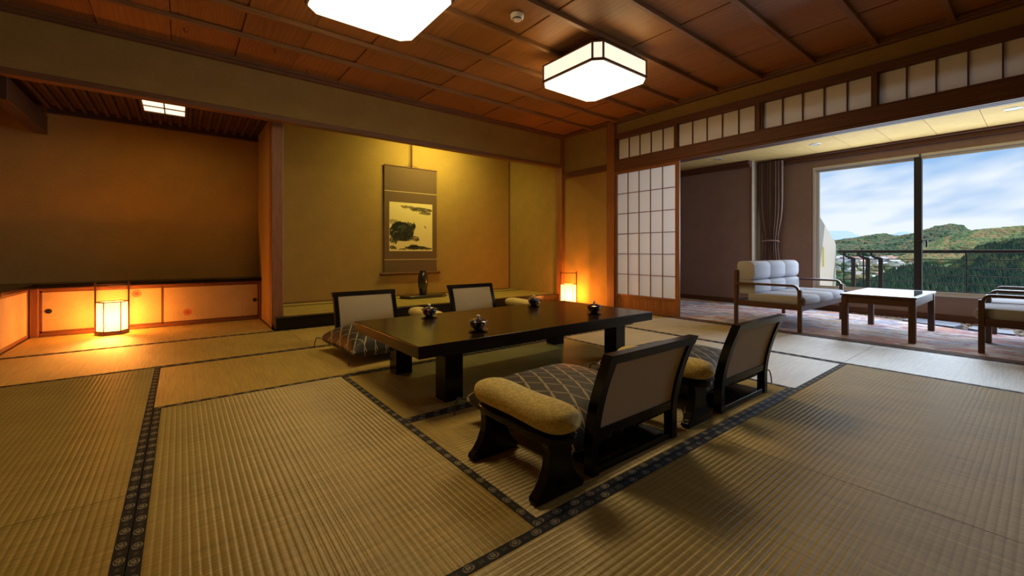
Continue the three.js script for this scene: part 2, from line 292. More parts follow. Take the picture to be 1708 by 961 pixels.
// cabinet alcove
const wallCab = struct('wall_cabinet_alcove', 'dim ochre rear wall above the black counter', 'wall');
mesh('plaster', bx(XL, 0.755, -0.03, 2.80, 6.10, 6.31), M.wall, wallCab);
mesh('side_plaster', bx(XL, -1.755, -0.03, 2.80, DA + 0.07, 6.10), M.wall, struct('wall_cabinet_side', 'dark ochre side wall at the far left of the cabinet alcove', 'wall'));
const beam = struct('trim_1', 'heavy dark beam above the side counter at far left', 'beam');
mesh('side_beam', bx(-1.13, -1.035, 1.95, 2.13, DA + 0.08, 6.10, 0.006), M.woodBlack, beam);
mesh('rear_moulding', bx(-1.03, 0.75, 2.16, 2.236, 6.06, 6.10, 0.004), M.woodBlack, beam);

// ---------------------------------------------------------------- shoji wall
const wallRight = struct('wall_right', 'shoji wall with ochre plaster, posts, lintel and paper transom windows', 'wall');
const dPost = 3.80;
mesh('plaster', [bx(XB, XB + 0.10, -0.03, 2.80, 3.86, 6.31), bx(XB, XB + 0.10, 2.425, 2.80, DF, 3.86), bx(XB, XB + 0.10, -0.03, 2.80, DF, -1.0)], M.wall, wallRight);
mesh('corner_post', bx(4.745, 4.83, 0, CEIL, 4.765, 4.895, 0.006), M.wood, wallRight);
mesh('wall_post', bx(4.735, 4.86, 0, CEIL, 3.735, 3.865, 0.006), M.wood, wallRight);
mesh('wall_rail', bx(4.765, 4.80, 1.95, 2.04, 3.865, 4.765, 0.005), M.woodDark, wallRight);
mesh('lintel_beam', [bx(4.735, 4.90, 1.935, 2.055, -1.0, 3.735, 0.004), bx(4.75, 4.785, 1.905, 1.935, -1.0, 3.735, 0.002), bx(4.80, 4.835, 1.905, 1.935, -1.0, 3.735, 0.002), bx(4.85, 4.90, 1.905, 1.935, -1.0, 3.735, 0.002)], M.woodDark, wallRight);
mesh('transom_top_rail', bx(4.745, 4.86, 2.355, 2.428, -1.0, 3.735, 0.004), M.woodDark, wallRight);
mesh('transom_bottom_rail', bx(4.755, 4.85, 2.055, 2.072, -1.0, 3.735, 0.003), M.woodDark, wallRight);
const trans = [[2.845, 3.70], [1.920, 2.800], [0.965, 1.845], [0.035, 0.915], [-0.93, -0.04]];
for (const [a, b] of trans) {
  const f = mesh('transom_frame', [bx(4.762, 4.842, 2.07, 2.36, a - 0.024, a), bx(4.762, 4.842, 2.07, 2.36, b, b + 0.022)], M.woodDark, wallRight);
  const n = 5, w = (b - a) / n;
  for (let i = 0; i < n; i++) {
    mesh('paper_pane', bx(4.806, 4.8075, 2.075, 2.352, a + i * w + 0.001, a + (i + 1) * w - 0.001), M.transomPaper, f);
    if (i) mesh('glazing_bar', bx(4.790, 4.806, 2.072, 2.355, a + i * w - 0.005, a + i * w + 0.005), M.woodDark, f);
  }
}
for (const d of [2.8225, 1.8825, 0.940, -0.0025]) mesh('transom_post', bx(4.750, 4.850, 2.07, 2.36, d - 0.019, d + 0.019, 0.002), M.woodDark, wallRight);
// the shoji screen
const shoji = struct('door_1', 'sliding paper shoji screen with thirty panes and a wooden bottom panel', 'shoji screen');
{
  const a = 2.775, b = 3.735, y0 = 0.002, y1 = 1.93, x = 4.775;
  mesh('stile', bx(x - 0.015, x + 0.015, y0, y1, a, a + 0.055, 0.003), M.wood, shoji); mesh('stile', bx(x - 0.015, x + 0.015, y0, y1, b - 0.03, b, 0.003), M.wood, shoji);
  mesh('rail', bx(x - 0.0145, x + 0.0145, 1.868, y1, a + 0.055, b - 0.03), M.wood, shoji); mesh('rail', bx(x - 0.0145, x + 0.0145, 0.185, 0.215, a + 0.055, b - 0.03), M.wood, shoji); mesh('rail', bx(x - 0.0145, x + 0.0145, y0, 0.03, a + 0.055, b - 0.03), M.wood, shoji);
  for (let k = 0; k < 8; k++) { const w = (b - 0.03 - a - 0.055) / 8; mesh('bottom_board', bx(x - 0.006, x + 0.006, 0.03, 0.185, a + 0.055 + k * w + 0.0008, a + 0.055 + (k + 1) * w - 0.0008, 0.001, 'y', k), M.wood, shoji); }
  const p0 = a + 0.058, p1 = b - 0.033, w = (p1 - p0) / 5, h = (1.868 - 0.215) / 6;
  for (let i = 0; i < 5; i++) for (let j = 0; j < 6; j++) mesh('paper_pane', bx(x + 0.004, x + 0.0055, 0.215 + j * h, 0.215 + (j + 1) * h, p0 + i * w, p0 + (i + 1) * w), M.paper, shoji);
  for (let i = 1; i < 5; i++) mesh('lattice_bar', bx(x - 0.010, x + 0.003, 0.215, 1.868, p0 + i * w - 0.004, p0 + i * w + 0.004), M.wood, shoji);
  for (let j = 1; j < 6; j++) mesh('lattice_bar', bx(x - 0.009, x + 0.003, 0.215 + j * h - 0.004, 0.215 + j * h + 0.004, p0, p1), M.wood, shoji);
}

// ---------------------------------------------------------------- the sunroom beyond the shoji wall
const XW = 7.12, VC = 2.18;
const vCeil = struct('ceiling_sunroom', 'pale plywood panel ceiling of the window side sitting area', 'ceiling');
for (let k = 0, d = 2.0 - 0.395 * 10; d < 4.8; k++, d += 0.395) mesh('ceiling_panel', bx(XB + 0.10, XW + 0.02, VC, VC + 0.02, d + 0.002, Math.min(4.8, d + 0.393), 0, 'x', k * 0.37), M.ply, vCeil);
mesh('ceiling_backing', bx(XB + 0.10, XW + 0.1, VC + 0.02, VC + 0.08, DF, 5.0), M.subfloor, vCeil);
const wallSun = struct('wall_sunroom', 'mauve walls of the sitting area beside and around the window', 'wall');
mesh('closet_wall', bx(6.80, 7.25, -0.06, 2.80, 2.80, 4.9), M.wallMauve, wallSun);
mesh('pale_return', bx(6.81, XW, -0.06, VC, 2.782, 2.80), M.wallPale, wallSun);
mesh('closet_edge_strip', bx(6.785, 6.815, 0, 2.08, 2.78, 2.80, 0.002), M.woodMid, wallSun);
mesh('closet_cornice', [bx(6.77, 6.80, 2.085, VC, 2.80, 4.8, 0.003), bx(6.735, 6.77, 2.125, VC, 2.80, 4.8, 0.003)], M.woodDark, wallSun);
mesh('closet_skirting', bx(6.785, 6.80, 0, 0.07, 2.80, 4.8, 0.002), M.woodDark, wallSun);
mesh('end_wall', bx(XB, 7.25, -0.06, 2.80, 4.8, 4.95), M.wallMauve, wallSun);
mesh('window_wall', [bx(XW, XW + 0.15, -0.06, 2.80, 2.085, 2.80), bx(XW, XW + 0.15, 1.985, 2.80, DF, 2.085), bx(XW, XW + 0.15, -0.06, 0.272, DF, 2.085)], M.wallMauve, wallSun);
mesh('window_skirting', bx(XW - 0.014, XW, -0.045, 0.055, DF, 2.78, 0.002), M.woodDark, wallSun);
mesh('curtain_track_box', [bx(XW - 0.05, XW, 2.10, 2.155, DF, 2.78, 0.003), bx(XW - 0.09, XW, 2.155, VC, DF, 2.78, 0.003)], M.woodDark, wallSun);

// windows
function windowUnit(n, d0, d1, label) {
  const w = struct('window_' + n, label, 'window');
  mesh('frame', [bx(XW - 0.01, XW + 0.12, 0.262, 0.290, d0, d1, 0.002), bx(XW - 0.01, XW + 0.12, 1.962, 1.995, d0, d1, 0.002), ...(n === 1 ? [bx(XW - 0.01, XW + 0.12, 0.29, 1.962, d1 - 0.028, d1, 0.002)] : [])], M.alu, w);
  return w;
}
const win = windowUnit(1, 0.985, 2.088, 'large left window pane in a pale metal frame with dark upright post');
mesh('sash_frame', [bx(XW + 0.05, XW + 0.085, 0.29, 1.962, 2.028, 2.060), bx(XW + 0.05, XW + 0.085, 1.930, 1.962, 0.985, 2.03), bx(XW + 0.05, XW + 0.085, 0.29, 0.315, 0.985, 2.03)], M.alu, win);
mesh('mullion', bx(XW + 0.02, XW + 0.10, 0.29, 1.962, 0.965, 1.035, 0.003), M.bronze, win);
mesh('pane', bx(XW + 0.066, XW + 0.067, 0.31, 1.935, 1.035, 2.030), M.glass, win);
mesh('latch_handle', [bx(XW - 0.006, XW + 0.02, 0.905, 0.94, 0.955, 1.0, 0.003), bx(XW - 0.03, XW - 0.006, 0.922, 0.936, 0.915, 0.985, 0.003), bx(XW - 0.03, XW - 0.012, 0.85, 0.936, 0.905, 0.925, 0.004)], M.bronze, win);
const win2 = windowUnit(2, -0.96, 0.965, 'wide right window pane to the right of the dark post');
mesh('sash_frame', [bx(XW + 0.02, XW + 0.05, 1.930, 1.962, -0.96, 0.965), bx(XW + 0.02, XW + 0.05, 0.29, 0.315, -0.96, 0.965)], M.alu, win2);
mesh('pane', bx(XW + 0.034, XW + 0.035, 0.31, 1.935, -0.96, 0.965), M.glass, win2);
const win3 = windowUnit(3, DF, -0.96, 'window pane beyond the right edge of view');
mesh('pane', bx(XW + 0.034, XW + 0.035, 0.29, 1.962, DF, -1.0), M.glass, win3); mesh('mullion', bx(XW + 0.02, XW + 0.10, 0.29, 1.962, -1.02, -0.96, 0.003), M.bronze, win3);

// carpet with a curved edge along the pebble bed
{
  const s = new THREE.Shape(), edge = [[6.79, 4.79], [6.79, 2.80], [6.80, 2.3], [6.80, 1.75], [6.70, 1.42], [6.52, 1.05], [6.36, 0.75], [6.24, 0.45], [6.18, 0.1], [6.16, -0.4], [6.16, DF]];
  s.moveTo(XB + 0.105, DF); s.lineTo(XB + 0.105, -0.995); s.lineTo(XB + 0.002, -0.995); s.lineTo(XB + 0.002, 3.73); s.lineTo(XB + 0.105, 3.73); s.lineTo(XB + 0.105, 4.79); for (const [x, d] of edge) s.lineTo(x, d);
  const g = new THREE.ExtrudeGeometry(s, { depth: 0.055, bevelEnabled: false }); g.rotateX(-Math.PI / 2); g.translate(0, -0.055, 0); boxUV(g, 'z');
  tag(mesh('fitted_carpet', g, M.carpet), 'mottled pink and grey fitted carpet of the sitting area', 'carpet');
}
// pebbles and stepping stones below the window
{
  const r = rng(5), g = new THREE.IcosahedronGeometry(1, 1), mt = std({ color: 0xffffff, roughness: 0.8 }), n = 5200, im = new THREE.InstancedMesh(g, mt, n), m4 = new THREE.Matrix4(), q = new THREE.Quaternion(), e = new THREE.Euler();
  for (let i = 0; i < n; i++) {
    const d = lerp(DF + 0.05, 2.7, r()), xe = d > 1.75 ? 6.80 : d > 0.75 ? lerp(6.36, 6.80, Math.pow((d - 0.75), 0.8)) : lerp(6.17, 6.36, Math.max(0, (d + 0.1) / 0.85)), x = lerp(Math.min(xe, 7.0) + 0.015, XW - 0.03, r()), s = 0.010 + 0.009 * r();
    q.setFromEuler(e.set(r() * 6, r() * 6, r() * 6)); m4.compose(new THREE.Vector3(x, -0.045 + 0.012 * r(), -d), q, new THREE.Vector3(s, s * 0.7, s * 0.9)); im.setMatrixAt(i, m4);
    const k = 0.5 + 0.6 * r(); im.setColorAt(i, lin(0.34 * k, 0.27 * k, 0.21 * k));
  }
  im.name = 'pebble_bed'; shade(im); scene.add(im); tag(im, 'brown and white pebbles strewn below the window', 'pebbles', undefined, 'stuff');
  const slate = std({ color: lin(0.18, 0.19, 0.25), map: plasterTex, roughness: 0.45 });
  const slab = (pts, label) => { const gg = prism(pts, 0.06, 0.006); gg.rotateX(-Math.PI / 2); gg.translate(0, -0.022, 0); boxUV(gg); tag(mesh('stepping_stone', gg, slate), label, 'stone'); };
  slab([[6.90, 1.02], [6.62, 1.06], [6.45, 0.86], [6.40, 0.62], [6.66, 0.58], [6.80, 0.62]], 'long flat slate stone on the pebbles behind the coffee table');
  slab([[6.62, 0.50], [6.40, 0.52], [6.26, 0.36], [6.27, 0.20], [6.56, 0.22]], 'flat slate stone on the pebbles behind the armchair legs');
  slab([[6.60, 0.14], [6.38, 0.15], [6.23, 0.08], [6.22, -0.25], [6.58, -0.25]], 'flat slate stone on the pebbles at the right picture edge');
}
// curtain rail behind the lintel
{
  const t = thing('curtain_rail', 'dark curtain rail with small white gliders behind the lintel', 'curtain rail');
  mesh('rail', [bx(4.901, 4.965, 1.955, 2.0, 0.33, 2.05, 0.003)], M.woodDark, t);
  for (let k = 0; k < 22; k++) { const d = 0.36 + k * 0.075; mesh('glider', bx(4.945, 4.957, 1.942, 1.956, d, d + 0.012, 0.003), M.white, t); }
}
// unlit recessed lamps in the pale ceiling
for (const [x, d, label] of [[6.42, 1.86, 'recessed round ceiling fitting left of the window post'], [6.33, 0.215, 'recessed round ceiling fitting at the right picture edge'], [6.30, 3.05, 'recessed round ceiling fitting near the shoji screen']]) {
  const t = thing('recessed_ceiling_fitting', label, 'downlight', x, VC, d, 0, 'recessed fittings of the sitting area');
  const g = lathe([[0.055, -0.006], [0.062, -0.004], [0.064, 0.0], [0.05, 0.0], [0.046, 0.012], [0.044, 0.015]], 28); mesh('ring', g, M.alu, t);
  const b = lathe([[0, -0.001], [0.04, -0.001], [0.047, -0.003], [0.055, -0.004]], 28); mesh('cover', b, std({ color: lin(0.30, 0.28, 0.22), roughness: 0.3 }), t);
}
// gathered curtain beside the window
{
  const nu = 96, nv = 48, pos = [], uv = [], idx = [], y1 = 2.15, y0 = 0.03, tie = 0.95;
  const at = (u, v) => {
    const y = lerp(y0, y1, v), dy = y - tie, pinch = y > tie ? 1 - 0.42 * Math.exp(-Math.pow(dy / 0.30, 2)) : 1 - 0.42 * Math.exp(-Math.pow(dy / 0.42, 2));
    const mid = 2.60 - 0.02 * (1 - pinch), half = 0.172 * pinch, a = u * Math.PI * 2 * 9, fold = 0.028 * (0.55 + 0.45 * pinch);
    return [6.985 + 0.035 * step(Math.abs(2 * u - 1), 0.90, 1.0) + Math.sin(a + 0.5 * Math.sin(v * 5 + u * 9)) * fold + 0.010 * Math.sin(a * 0.37 + 1), y, -(mid + half * (1 - 2 * u) + 0.006 * Math.cos(a))];
  };
  for (let j = 0; j <= nv; j++) for (let i = 0; i <= nu; i++) { pos.push(...at(i / nu, j / nv)); uv.push(i / nu * 1.2, lerp(y0, y1, j / nv)); }
  for (let j = 0; j < nv; j++) for (let i = 0; i < nu; i++) { const a = j * (nu + 1) + i, b = a + 1, c = a + nu + 1, d = c + 1; idx.push(a, b, c, b, d, c); }
  const g = new THREE.BufferGeometry(); g.setAttribute('position', new THREE.Float32BufferAttribute(pos, 3)); g.setAttribute('uv', new THREE.Float32BufferAttribute(uv, 2)); g.setIndex(idx); g.computeVertexNormals();
  const t = thing('curtain', 'mauve brown curtain gathered and tied beside the window', 'curtain');
  mesh('curtain_cloth', g, phys({ color: lin(0.40, 0.265, 0.24), map: clothTex, roughness: 0.95, side: THREE.DoubleSide, transmission: 0.12, thickness: 0 }), t);
  const ring = []; for (let k = 0; k < 16; k++) { const a = k / 16 * Math.PI * 2; ring.push([6.985 + 0.045 * Math.cos(a), tie - 0.015 * Math.cos(a), -(2.592 + 0.112 * Math.sin(a))]); }
  mesh('tie_band', tube(ring, 0.011, 48, 8, true), std({ color: lin(0.46, 0.315, 0.28), map: clothTex, roughness: 0.9 }), t);
}

// ---------------------------------------------------------------- balcony
const XR = 8.25;
const balcony = struct('balcony_floor', 'grey balcony slab outside the window', 'balcony');
mesh('added_sun_slab', bx(XW + 0.15, 8.10, 2.45, 2.60, DF - 3, 4.5), M.concrete, struct('added_overhang', 'unseen slab added above the window to keep the sun out', 'balcony'));  // unseen slab, added so direct sun stays out of the window
mesh('balcony_slab', bx(XW + 0.15, XR + 0.25, -0.35, -0.05, DF - 1, 2.35), M.concrete, balcony);
{
  const t = thing('balcony_railing', 'dark metal balcony railing with horizontal wires and bent posts', 'railing');
  mesh('top_rail', (() => { const g = bx(XR - 0.03, XR + 0.03, 0.775, 0.822, DF - 1, 2.085, 0.015); return g; })(), M.bronze, t);
  for (const y of [0.685, 0.575, 0.468, 0.362, 0.257, 0.152, 0.05]) mesh('wire', (() => { const g = cyl(0.0065, 0.0065, 2.085 - DF + 1, 8); g.rotateX(Math.PI / 2); g.translate(XR, y, -(2.085 + DF - 1) / 2); return g; })(), M.bronze, t);
  for (const d of [2.008, 1.762, 0.681, -0.6, -1.9]) mesh('upright', tube([[XR, -0.05, -d], [XR, 0.55, -d], [XR, 0.70, -d], [XR + 0.005, 0.78, -(d + 0.008)]], 0.009, 12, 8), M.bronze, t);
  for (const d of [1.903, 1.726, 1.576]) {
    const g = prism([[d - 0.045, -0.05], [d + 0.005, -0.05], [d + 0.005, 0.672], [d + 0.085, 0.715], [d + 0.105, 0.778], [d + 0.080, 0.778], [d + 0.066, 0.735], [d - 0.030, 0.705], [d - 0.045, 0.69]], 0.04, 0.003); g.rotateY(Math.PI / 2); g.translate(XR - 0.01, 0, 0); mesh('bent_post', g, M.bronze, t);
  }
}
{
  const t = thing('balcony_partition', 'white slant-topped balcony partition panel with a yellow sticker', 'partition');
  const pts = [[7.29, -0.05], [7.29, 1.40], [8.19, 0.95], [8.22, 0.90], [8.22, -0.05]];
  const g = prism(pts, 0.05, 0.004); g.translate(0, 0, -2.125); mesh('panel', boxUV(g), M.white, t);
  mesh('edge_trim', tube([[7.29, 1.405, -2.125], [7.40, 1.35, -2.125], [8.19, 0.955, -2.125], [8.225, 0.88, -2.125], [8.225, -0.04, -2.125]], 0.018, 40, 6), std({ color: lin(0.35, 0.34, 0.36), roughness: 0.6 }), t);
  const st = canvasTex(64, 256, (c, w, h) => { c.fillStyle = '#d8c65a'; c.fillRect(0, 0, w, h); c.fillStyle = '#8f8440'; for (let k = 0; k < 9; k++) c.fillRect(20, 14 + k * 26, 24, 13); }, undefined, false);
  mesh('sticker', (() => { const q = new THREE.BoxGeometry(0.075, 0.30, 0.001); q.translate(7.60, 0.72, -2.0985); return q; })(), std({ map: st, roughness: 0.6 }), t);
}

// ---------------------------------------------------------------- the valley: ground, hills, woods and a town
const GROUND = -32;
const outdoors = (u) => { const r = (u - 854) / FOCAL; return { k: (-0.6175 * r + 0.7866) / (0.7866 * r + 0.6175), t: 1 / (0.7866 * r + 0.6175) }; };   // slope d/x of a bearing, forward depth per x
const crest = (list) => list.map(([u, v, x]) => { const o = outdoors(u); return [o.k * x, EYE + (HORIZON - v) / FOCAL * o.t * x, x]; });
function along(list, d) { const s = [...list].sort((a, b) => a[0] - b[0]); if (d <= s[0][0]) return s[0]; for (let i = 1; i < s.length; i++) if (d <= s[i][0]) { const t = sm((d - s[i - 1][0]) / (s[i][0] - s[i - 1][0])); return s[i].map((q, k) => lerp(s[i - 1][k], q, t)); } return s[s.length - 1]; }
const blob = (() => { const g = new THREE.IcosahedronGeometry(1, 1), p = g.attributes.position; for (let i = 0; i < p.count; i++) { const a = [p.getX(i), p.getY(i), p.getZ(i)], k = 0.82 + 0.36 * vn(a[0] * 1.7 + 5, a[1] * 1.7 + a[2] * 2.3, 3); p.setXYZ(i, a[0] * k, a[1] * k, a[2] * k); } g.computeVertexNormals(); return g; })();
const cedar = (() => { const g = mergeGeometries([0, 1, 2].map((k) => { const c = new THREE.ConeGeometry(1.0 - k * 0.26, 1.3, 7).toNonIndexed(); c.rotateY(k); c.translate(0, k * 0.55, 0); return c; })); g.computeVertexNormals(); return g; })();
// a hill: a ridge line with a slope down towards us and one behind, wooded by instanced crowns
function hill(name, label, ridge, foot, back, trees, size, colors, seed, shape = blob, stretch = [1, 1]) {
  const d0 = Math.min(...ridge.map((q) => q[0])), d1 = Math.max(...ridge.map((q) => q[0])), nd = 70, ns = 26, pos = [], idx = [];
  const height = (d, s) => { const [, h, x] = along(ridge, d), f = s < 0.72 ? s / 0.72 : 1 - (s - 0.72) / 0.28 * 0.8; const xx = s < 0.72 ? lerp(x - foot, x, s / 0.72) : lerp(x, x + back, (s - 0.72) / 0.28); const n = fbm(d / 60 + seed, xx / 60, seed, 4) - 0.5; const top = step(f, 0.75, 1); return [xx, lerp(GROUND, h, Math.pow(f, 0.85)) + n * (h - GROUND) * 0.30 * (1 - top), d]; };
  for (let j = 0; j <= ns; j++) for (let i = 0; i <= nd; i++) { const [x, y, d] = height(lerp(d0, d1, i / nd), j / ns); pos.push(x, y, -d); }
  for (let j = 0; j < ns; j++) for (let i = 0; i < nd; i++) { const a = j * (nd + 1) + i, b = a + 1, c = a + nd + 1, e = c + 1; idx.push(a, b, c, b, e, c); }
  const g = new THREE.BufferGeometry(); g.setAttribute('position', new THREE.Float32BufferAttribute(pos, 3)); g.setIndex(idx); g.computeVertexNormals();
  const o = thing(name, label, 'hill', 0, 0, 0, 0, undefined, 'structure');
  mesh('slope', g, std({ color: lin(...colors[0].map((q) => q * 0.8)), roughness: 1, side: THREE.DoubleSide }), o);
  if (trees) {
    const r = rng(seed * 77), im = new THREE.InstancedMesh(shape, std({ color: 0xffffff, roughness: 1 }), trees), m4 = new THREE.Matrix4(), q = new THREE.Quaternion(), e = new THREE.Euler();
    for (let i = 0; i < trees; i++) {
      const s = 0.06 + 0.74 * r(), d = lerp(d0, d1, r()), [x, y] = height(d, s), k = size * (0.6 + 0.7 * r());
      q.setFromEuler(e.set(0, r() * 6.28, 0)); m4.compose(new THREE.Vector3(x, y + k * 0.25 * stretch[1], -d), q, new THREE.Vector3(k * stretch[0], k * stretch[1] * (0.8 + 0.4 * r()), k * stretch[0])); im.setMatrixAt(i, m4);
      const zone = fbm(x / (size * 14) + 3, d / (size * 9), seed + 9, 3), pick = clamp(Math.floor(((zone - 0.5) * 3 + 0.5 + 0.3 * (r() - 0.5)) * colors.length), 0, colors.length - 1), c = colors[pick], f = 0.8 + 0.4 * r();
      im.setColorAt(i, lin(c[0] * f, c[1] * f, c[2] * f));
    }
    im.name = 'wood_canopy'; im.userData.kind = 'stuff'; shade(im); o.add(im);
  }
  return o;
}
hill('far_mountain', 'distant mountain ridge on the horizon with blue haze painted in', crest([[1250, 415, 9500], [1330, 392, 9500], [1380, 384, 9500], [1412, 384, 9500], [1436, 393, 9500], [1470, 397, 9500], [1490, 390, 9500], [1506, 385, 9500], [1530, 388, 9500], [1600, 395, 9500], [1800, 398, 9500]]), 2500, 800, 0, 1, [[0.34, 0.48, 0.70]], 3);  // flat blue colour stands in for the haze over this ridge
hill('wooded_hill', 'green wooded hill with a round summit right of the window post', crest([[1290, 406, 3500], [1395, 403, 3500], [1425, 399, 3500], [1450, 395, 3500], [1472, 392, 3500], [1498, 396, 3500], [1520, 393, 3450], [1545, 385, 3420], [1568, 379, 3400], [1588, 376, 3400], [1602, 378, 3400], [1616, 386, 3400], [1640, 394, 3400], [1760, 397, 3400]]), 1000, 500, 26000, 8.5, [[0.060, 0.105, 0.055], [0.085, 0.130, 0.060], [0.105, 0.135, 0.070], [0.15, 0.12, 0.07], [0.075, 0.120, 0.065]], 4);
hill('wooded_hill', 'yellow green autumn hill rising to the right picture edge', crest([[1500, 447, 1500], [1512, 436, 1600], [1530, 420, 1650], [1552, 408, 1650], [1590, 396, 1640], [1612, 390, 1620], [1638, 386, 1600], [1665, 384, 1600], [1700, 381, 1600], [1760, 377, 1600], [1840, 375, 1600]]), 330, 300, 15000, 5.0, [[0.10, 0.15, 0.06], [0.16, 0.19, 0.07], [0.22, 0.20, 0.08], [0.24, 0.17, 0.08], [0.12, 0.17, 0.065]], 5);
hill('cedar_slope', 'dark cedar covered slope below the yellow green hill', crest([[1575, 462, 900], [1598, 446, 920], [1616, 428, 930], [1634, 416, 930], [1655, 411, 930], [1700, 405, 920], [1780, 400, 900], [1840, 400, 900]]), 170, 160, 9000, 2.0, [[0.10, 0.13, 0.055], [0.045, 0.085, 0.045], [0.022, 0.055, 0.038], [0.030, 0.070, 0.042], [0.13, 0.15, 0.06]], 6, cedar, [1.0, 1.7]);
hill('cedar_slope', 'dark cedar grove standing before the town beside the window post', crest([[1458, 480, 540], [1474, 466, 550], [1492, 455, 550], [1520, 449, 550], [1545, 447, 550], [1572, 452, 545], [1590, 462, 545], [1605, 458, 545], [1650, 452, 540], [1690, 458, 540], [1760, 470, 540]]), 90, 60, 3600, 1.7, [[0.045, 0.085, 0.045], [0.020, 0.050, 0.036], [0.028, 0.066, 0.040], [0.06, 0.10, 0.05]], 7, cedar, [1.1, 1.6]);
// valley floor
{
  const g = new THREE.PlaneGeometry(14000, 9000, 90, 70); g.rotateX(-Math.PI / 2); g.translate(7000 + 60, GROUND - 0.5, -900);
  const field = tex(512, 512, (u, v) => { const n = fbm(u * 60, v * 60, 61, 4, 60, 60), m = hash(Math.floor(u * 90), Math.floor(v * 120), 5); return n > 0.56 ? [0.36, 0.46, 0.28] : m > 0.7 ? [0.62, 0.63, 0.50] : m > 0.4 ? [0.50, 0.56, 0.36] : [0.56, 0.55, 0.50]; });
  const vg = mesh('ground', g, std({ map: field, roughness: 1 })); vg.material.map.repeat.set(14, 9); tag(vg, 'green and pale patchwork fields of the valley floor', 'ground', undefined, 'structure');
}
// town houses
{
  const wallM = [std({ color: lin(0.78, 0.76, 0.72), roughness: 0.9 }), std({ color: lin(0.60, 0.58, 0.55), roughness: 0.9 }), std({ color: lin(0.70, 0.64, 0.55), roughness: 0.9 })];
  const roofM = [std({ color: lin(0.42, 0.46, 0.52), roughness: 0.6 }), std({ color: lin(0.22, 0.24, 0.28), roughness: 0.6 }), std({ color: lin(0.55, 0.56, 0.58), roughness: 0.5 }), std({ color: lin(0.38, 0.20, 0.16), roughness: 0.7 })];
  const walls = new THREE.BoxGeometry(1, 1, 1).translate(0, 0.5, 0), rf = prism([[-0.56, 0], [0.56, 0], [0, 0.42]], 1.1); rf.rotateY(Math.PI / 2); rf.translate(0, 1, 0);
  const r = rng(42);
  const used = [], free = (x, d, q) => used.every(([a, b, c]) => Math.hypot(a - x, b - d) > q + c), roofs = ['blue grey', 'dark', 'pale', 'rust red'];
  const place = (u, v) => { const o = outdoors(u), x = (EYE - GROUND) * FOCAL / ((v - HORIZON) * o.t); return [x, o.k * x]; };
  const put = (u, v, w, h, l) => {
    const [x, d] = place(u, v), q = Math.hypot(w, l) * 0.62; if (!free(x, d, q)) return; used.push([x, d, q]);
    const k = Math.floor(r() * 4), t = thing('town_house', 'small valley town house under a ' + roofs[k] + ' gable roof', 'house', x, GROUND - 0.6, d, r() * 3.14, 'valley houses with ' + roofs[k] + ' roofs');
    const a = mesh('house_wall', walls, wallM[Math.floor(r() * 3)], t), b = mesh('house_roof', rf, roofM[k], t); a.scale.set(w, h, l); b.scale.set(w, h, l);
  };
  for (let k = 0; k < 130; k++) { const u = lerp(1393, 1530, r()), v = lerp(432, 447, Math.pow(r(), 1.2)), s = lerp(11, 17, r()); put(u, v, s * 1.2, s * 0.75, s); }
  for (let k = 0; k < 14; k++) { const u = lerp(1394, 1468, r()), v = lerp(450, 474, r()), s = lerp(8, 11, r()); put(u, v, s * 1.3, s * 0.7, s); }
  for (const [u, v] of [[1536, 482], [1550, 485], [1564, 488], [1640, 488]]) put(u, v, 16, 4.5, 10);
  // scattered garden and roadside trees between the houses
  const crown = std({ color: lin(0.05, 0.10, 0.045), roughness: 1 }), crown2 = std({ color: lin(0.16, 0.15, 0.07), roughness: 1 }), trunk = std({ color: lin(0.08, 0.06, 0.04), roughness: 1 });
  for (let k = 0; k < 90; k++) {
    const u = lerp(1393, 1490, r()), v = lerp(441, 480, r()), [x, d] = place(u, v), s = lerp(2.4, 5.5, r()); if (!free(x, d, s * 1.1)) continue; used.push([x, d, s * 1.1]);
    const green = r() > 0.35, t = thing('valley_tree', green ? 'small round green tree among the valley fields and houses' : 'small round yellow brown tree among the valley fields', 'tree', x, GROUND - 0.6, d, r() * 6, green ? 'green trees of the valley' : 'autumn trees of the valley');
    const c = mesh('crown', blob, green ? crown : crown2, t); c.scale.set(s, s * 1.15, s); c.position.y = s * 1.3; const tr = mesh('trunk', new THREE.CylinderGeometry(0.25, 0.35, s, 6), trunk, t); tr.position.y = s * 0.5;
  }
}
console.log('setting done');

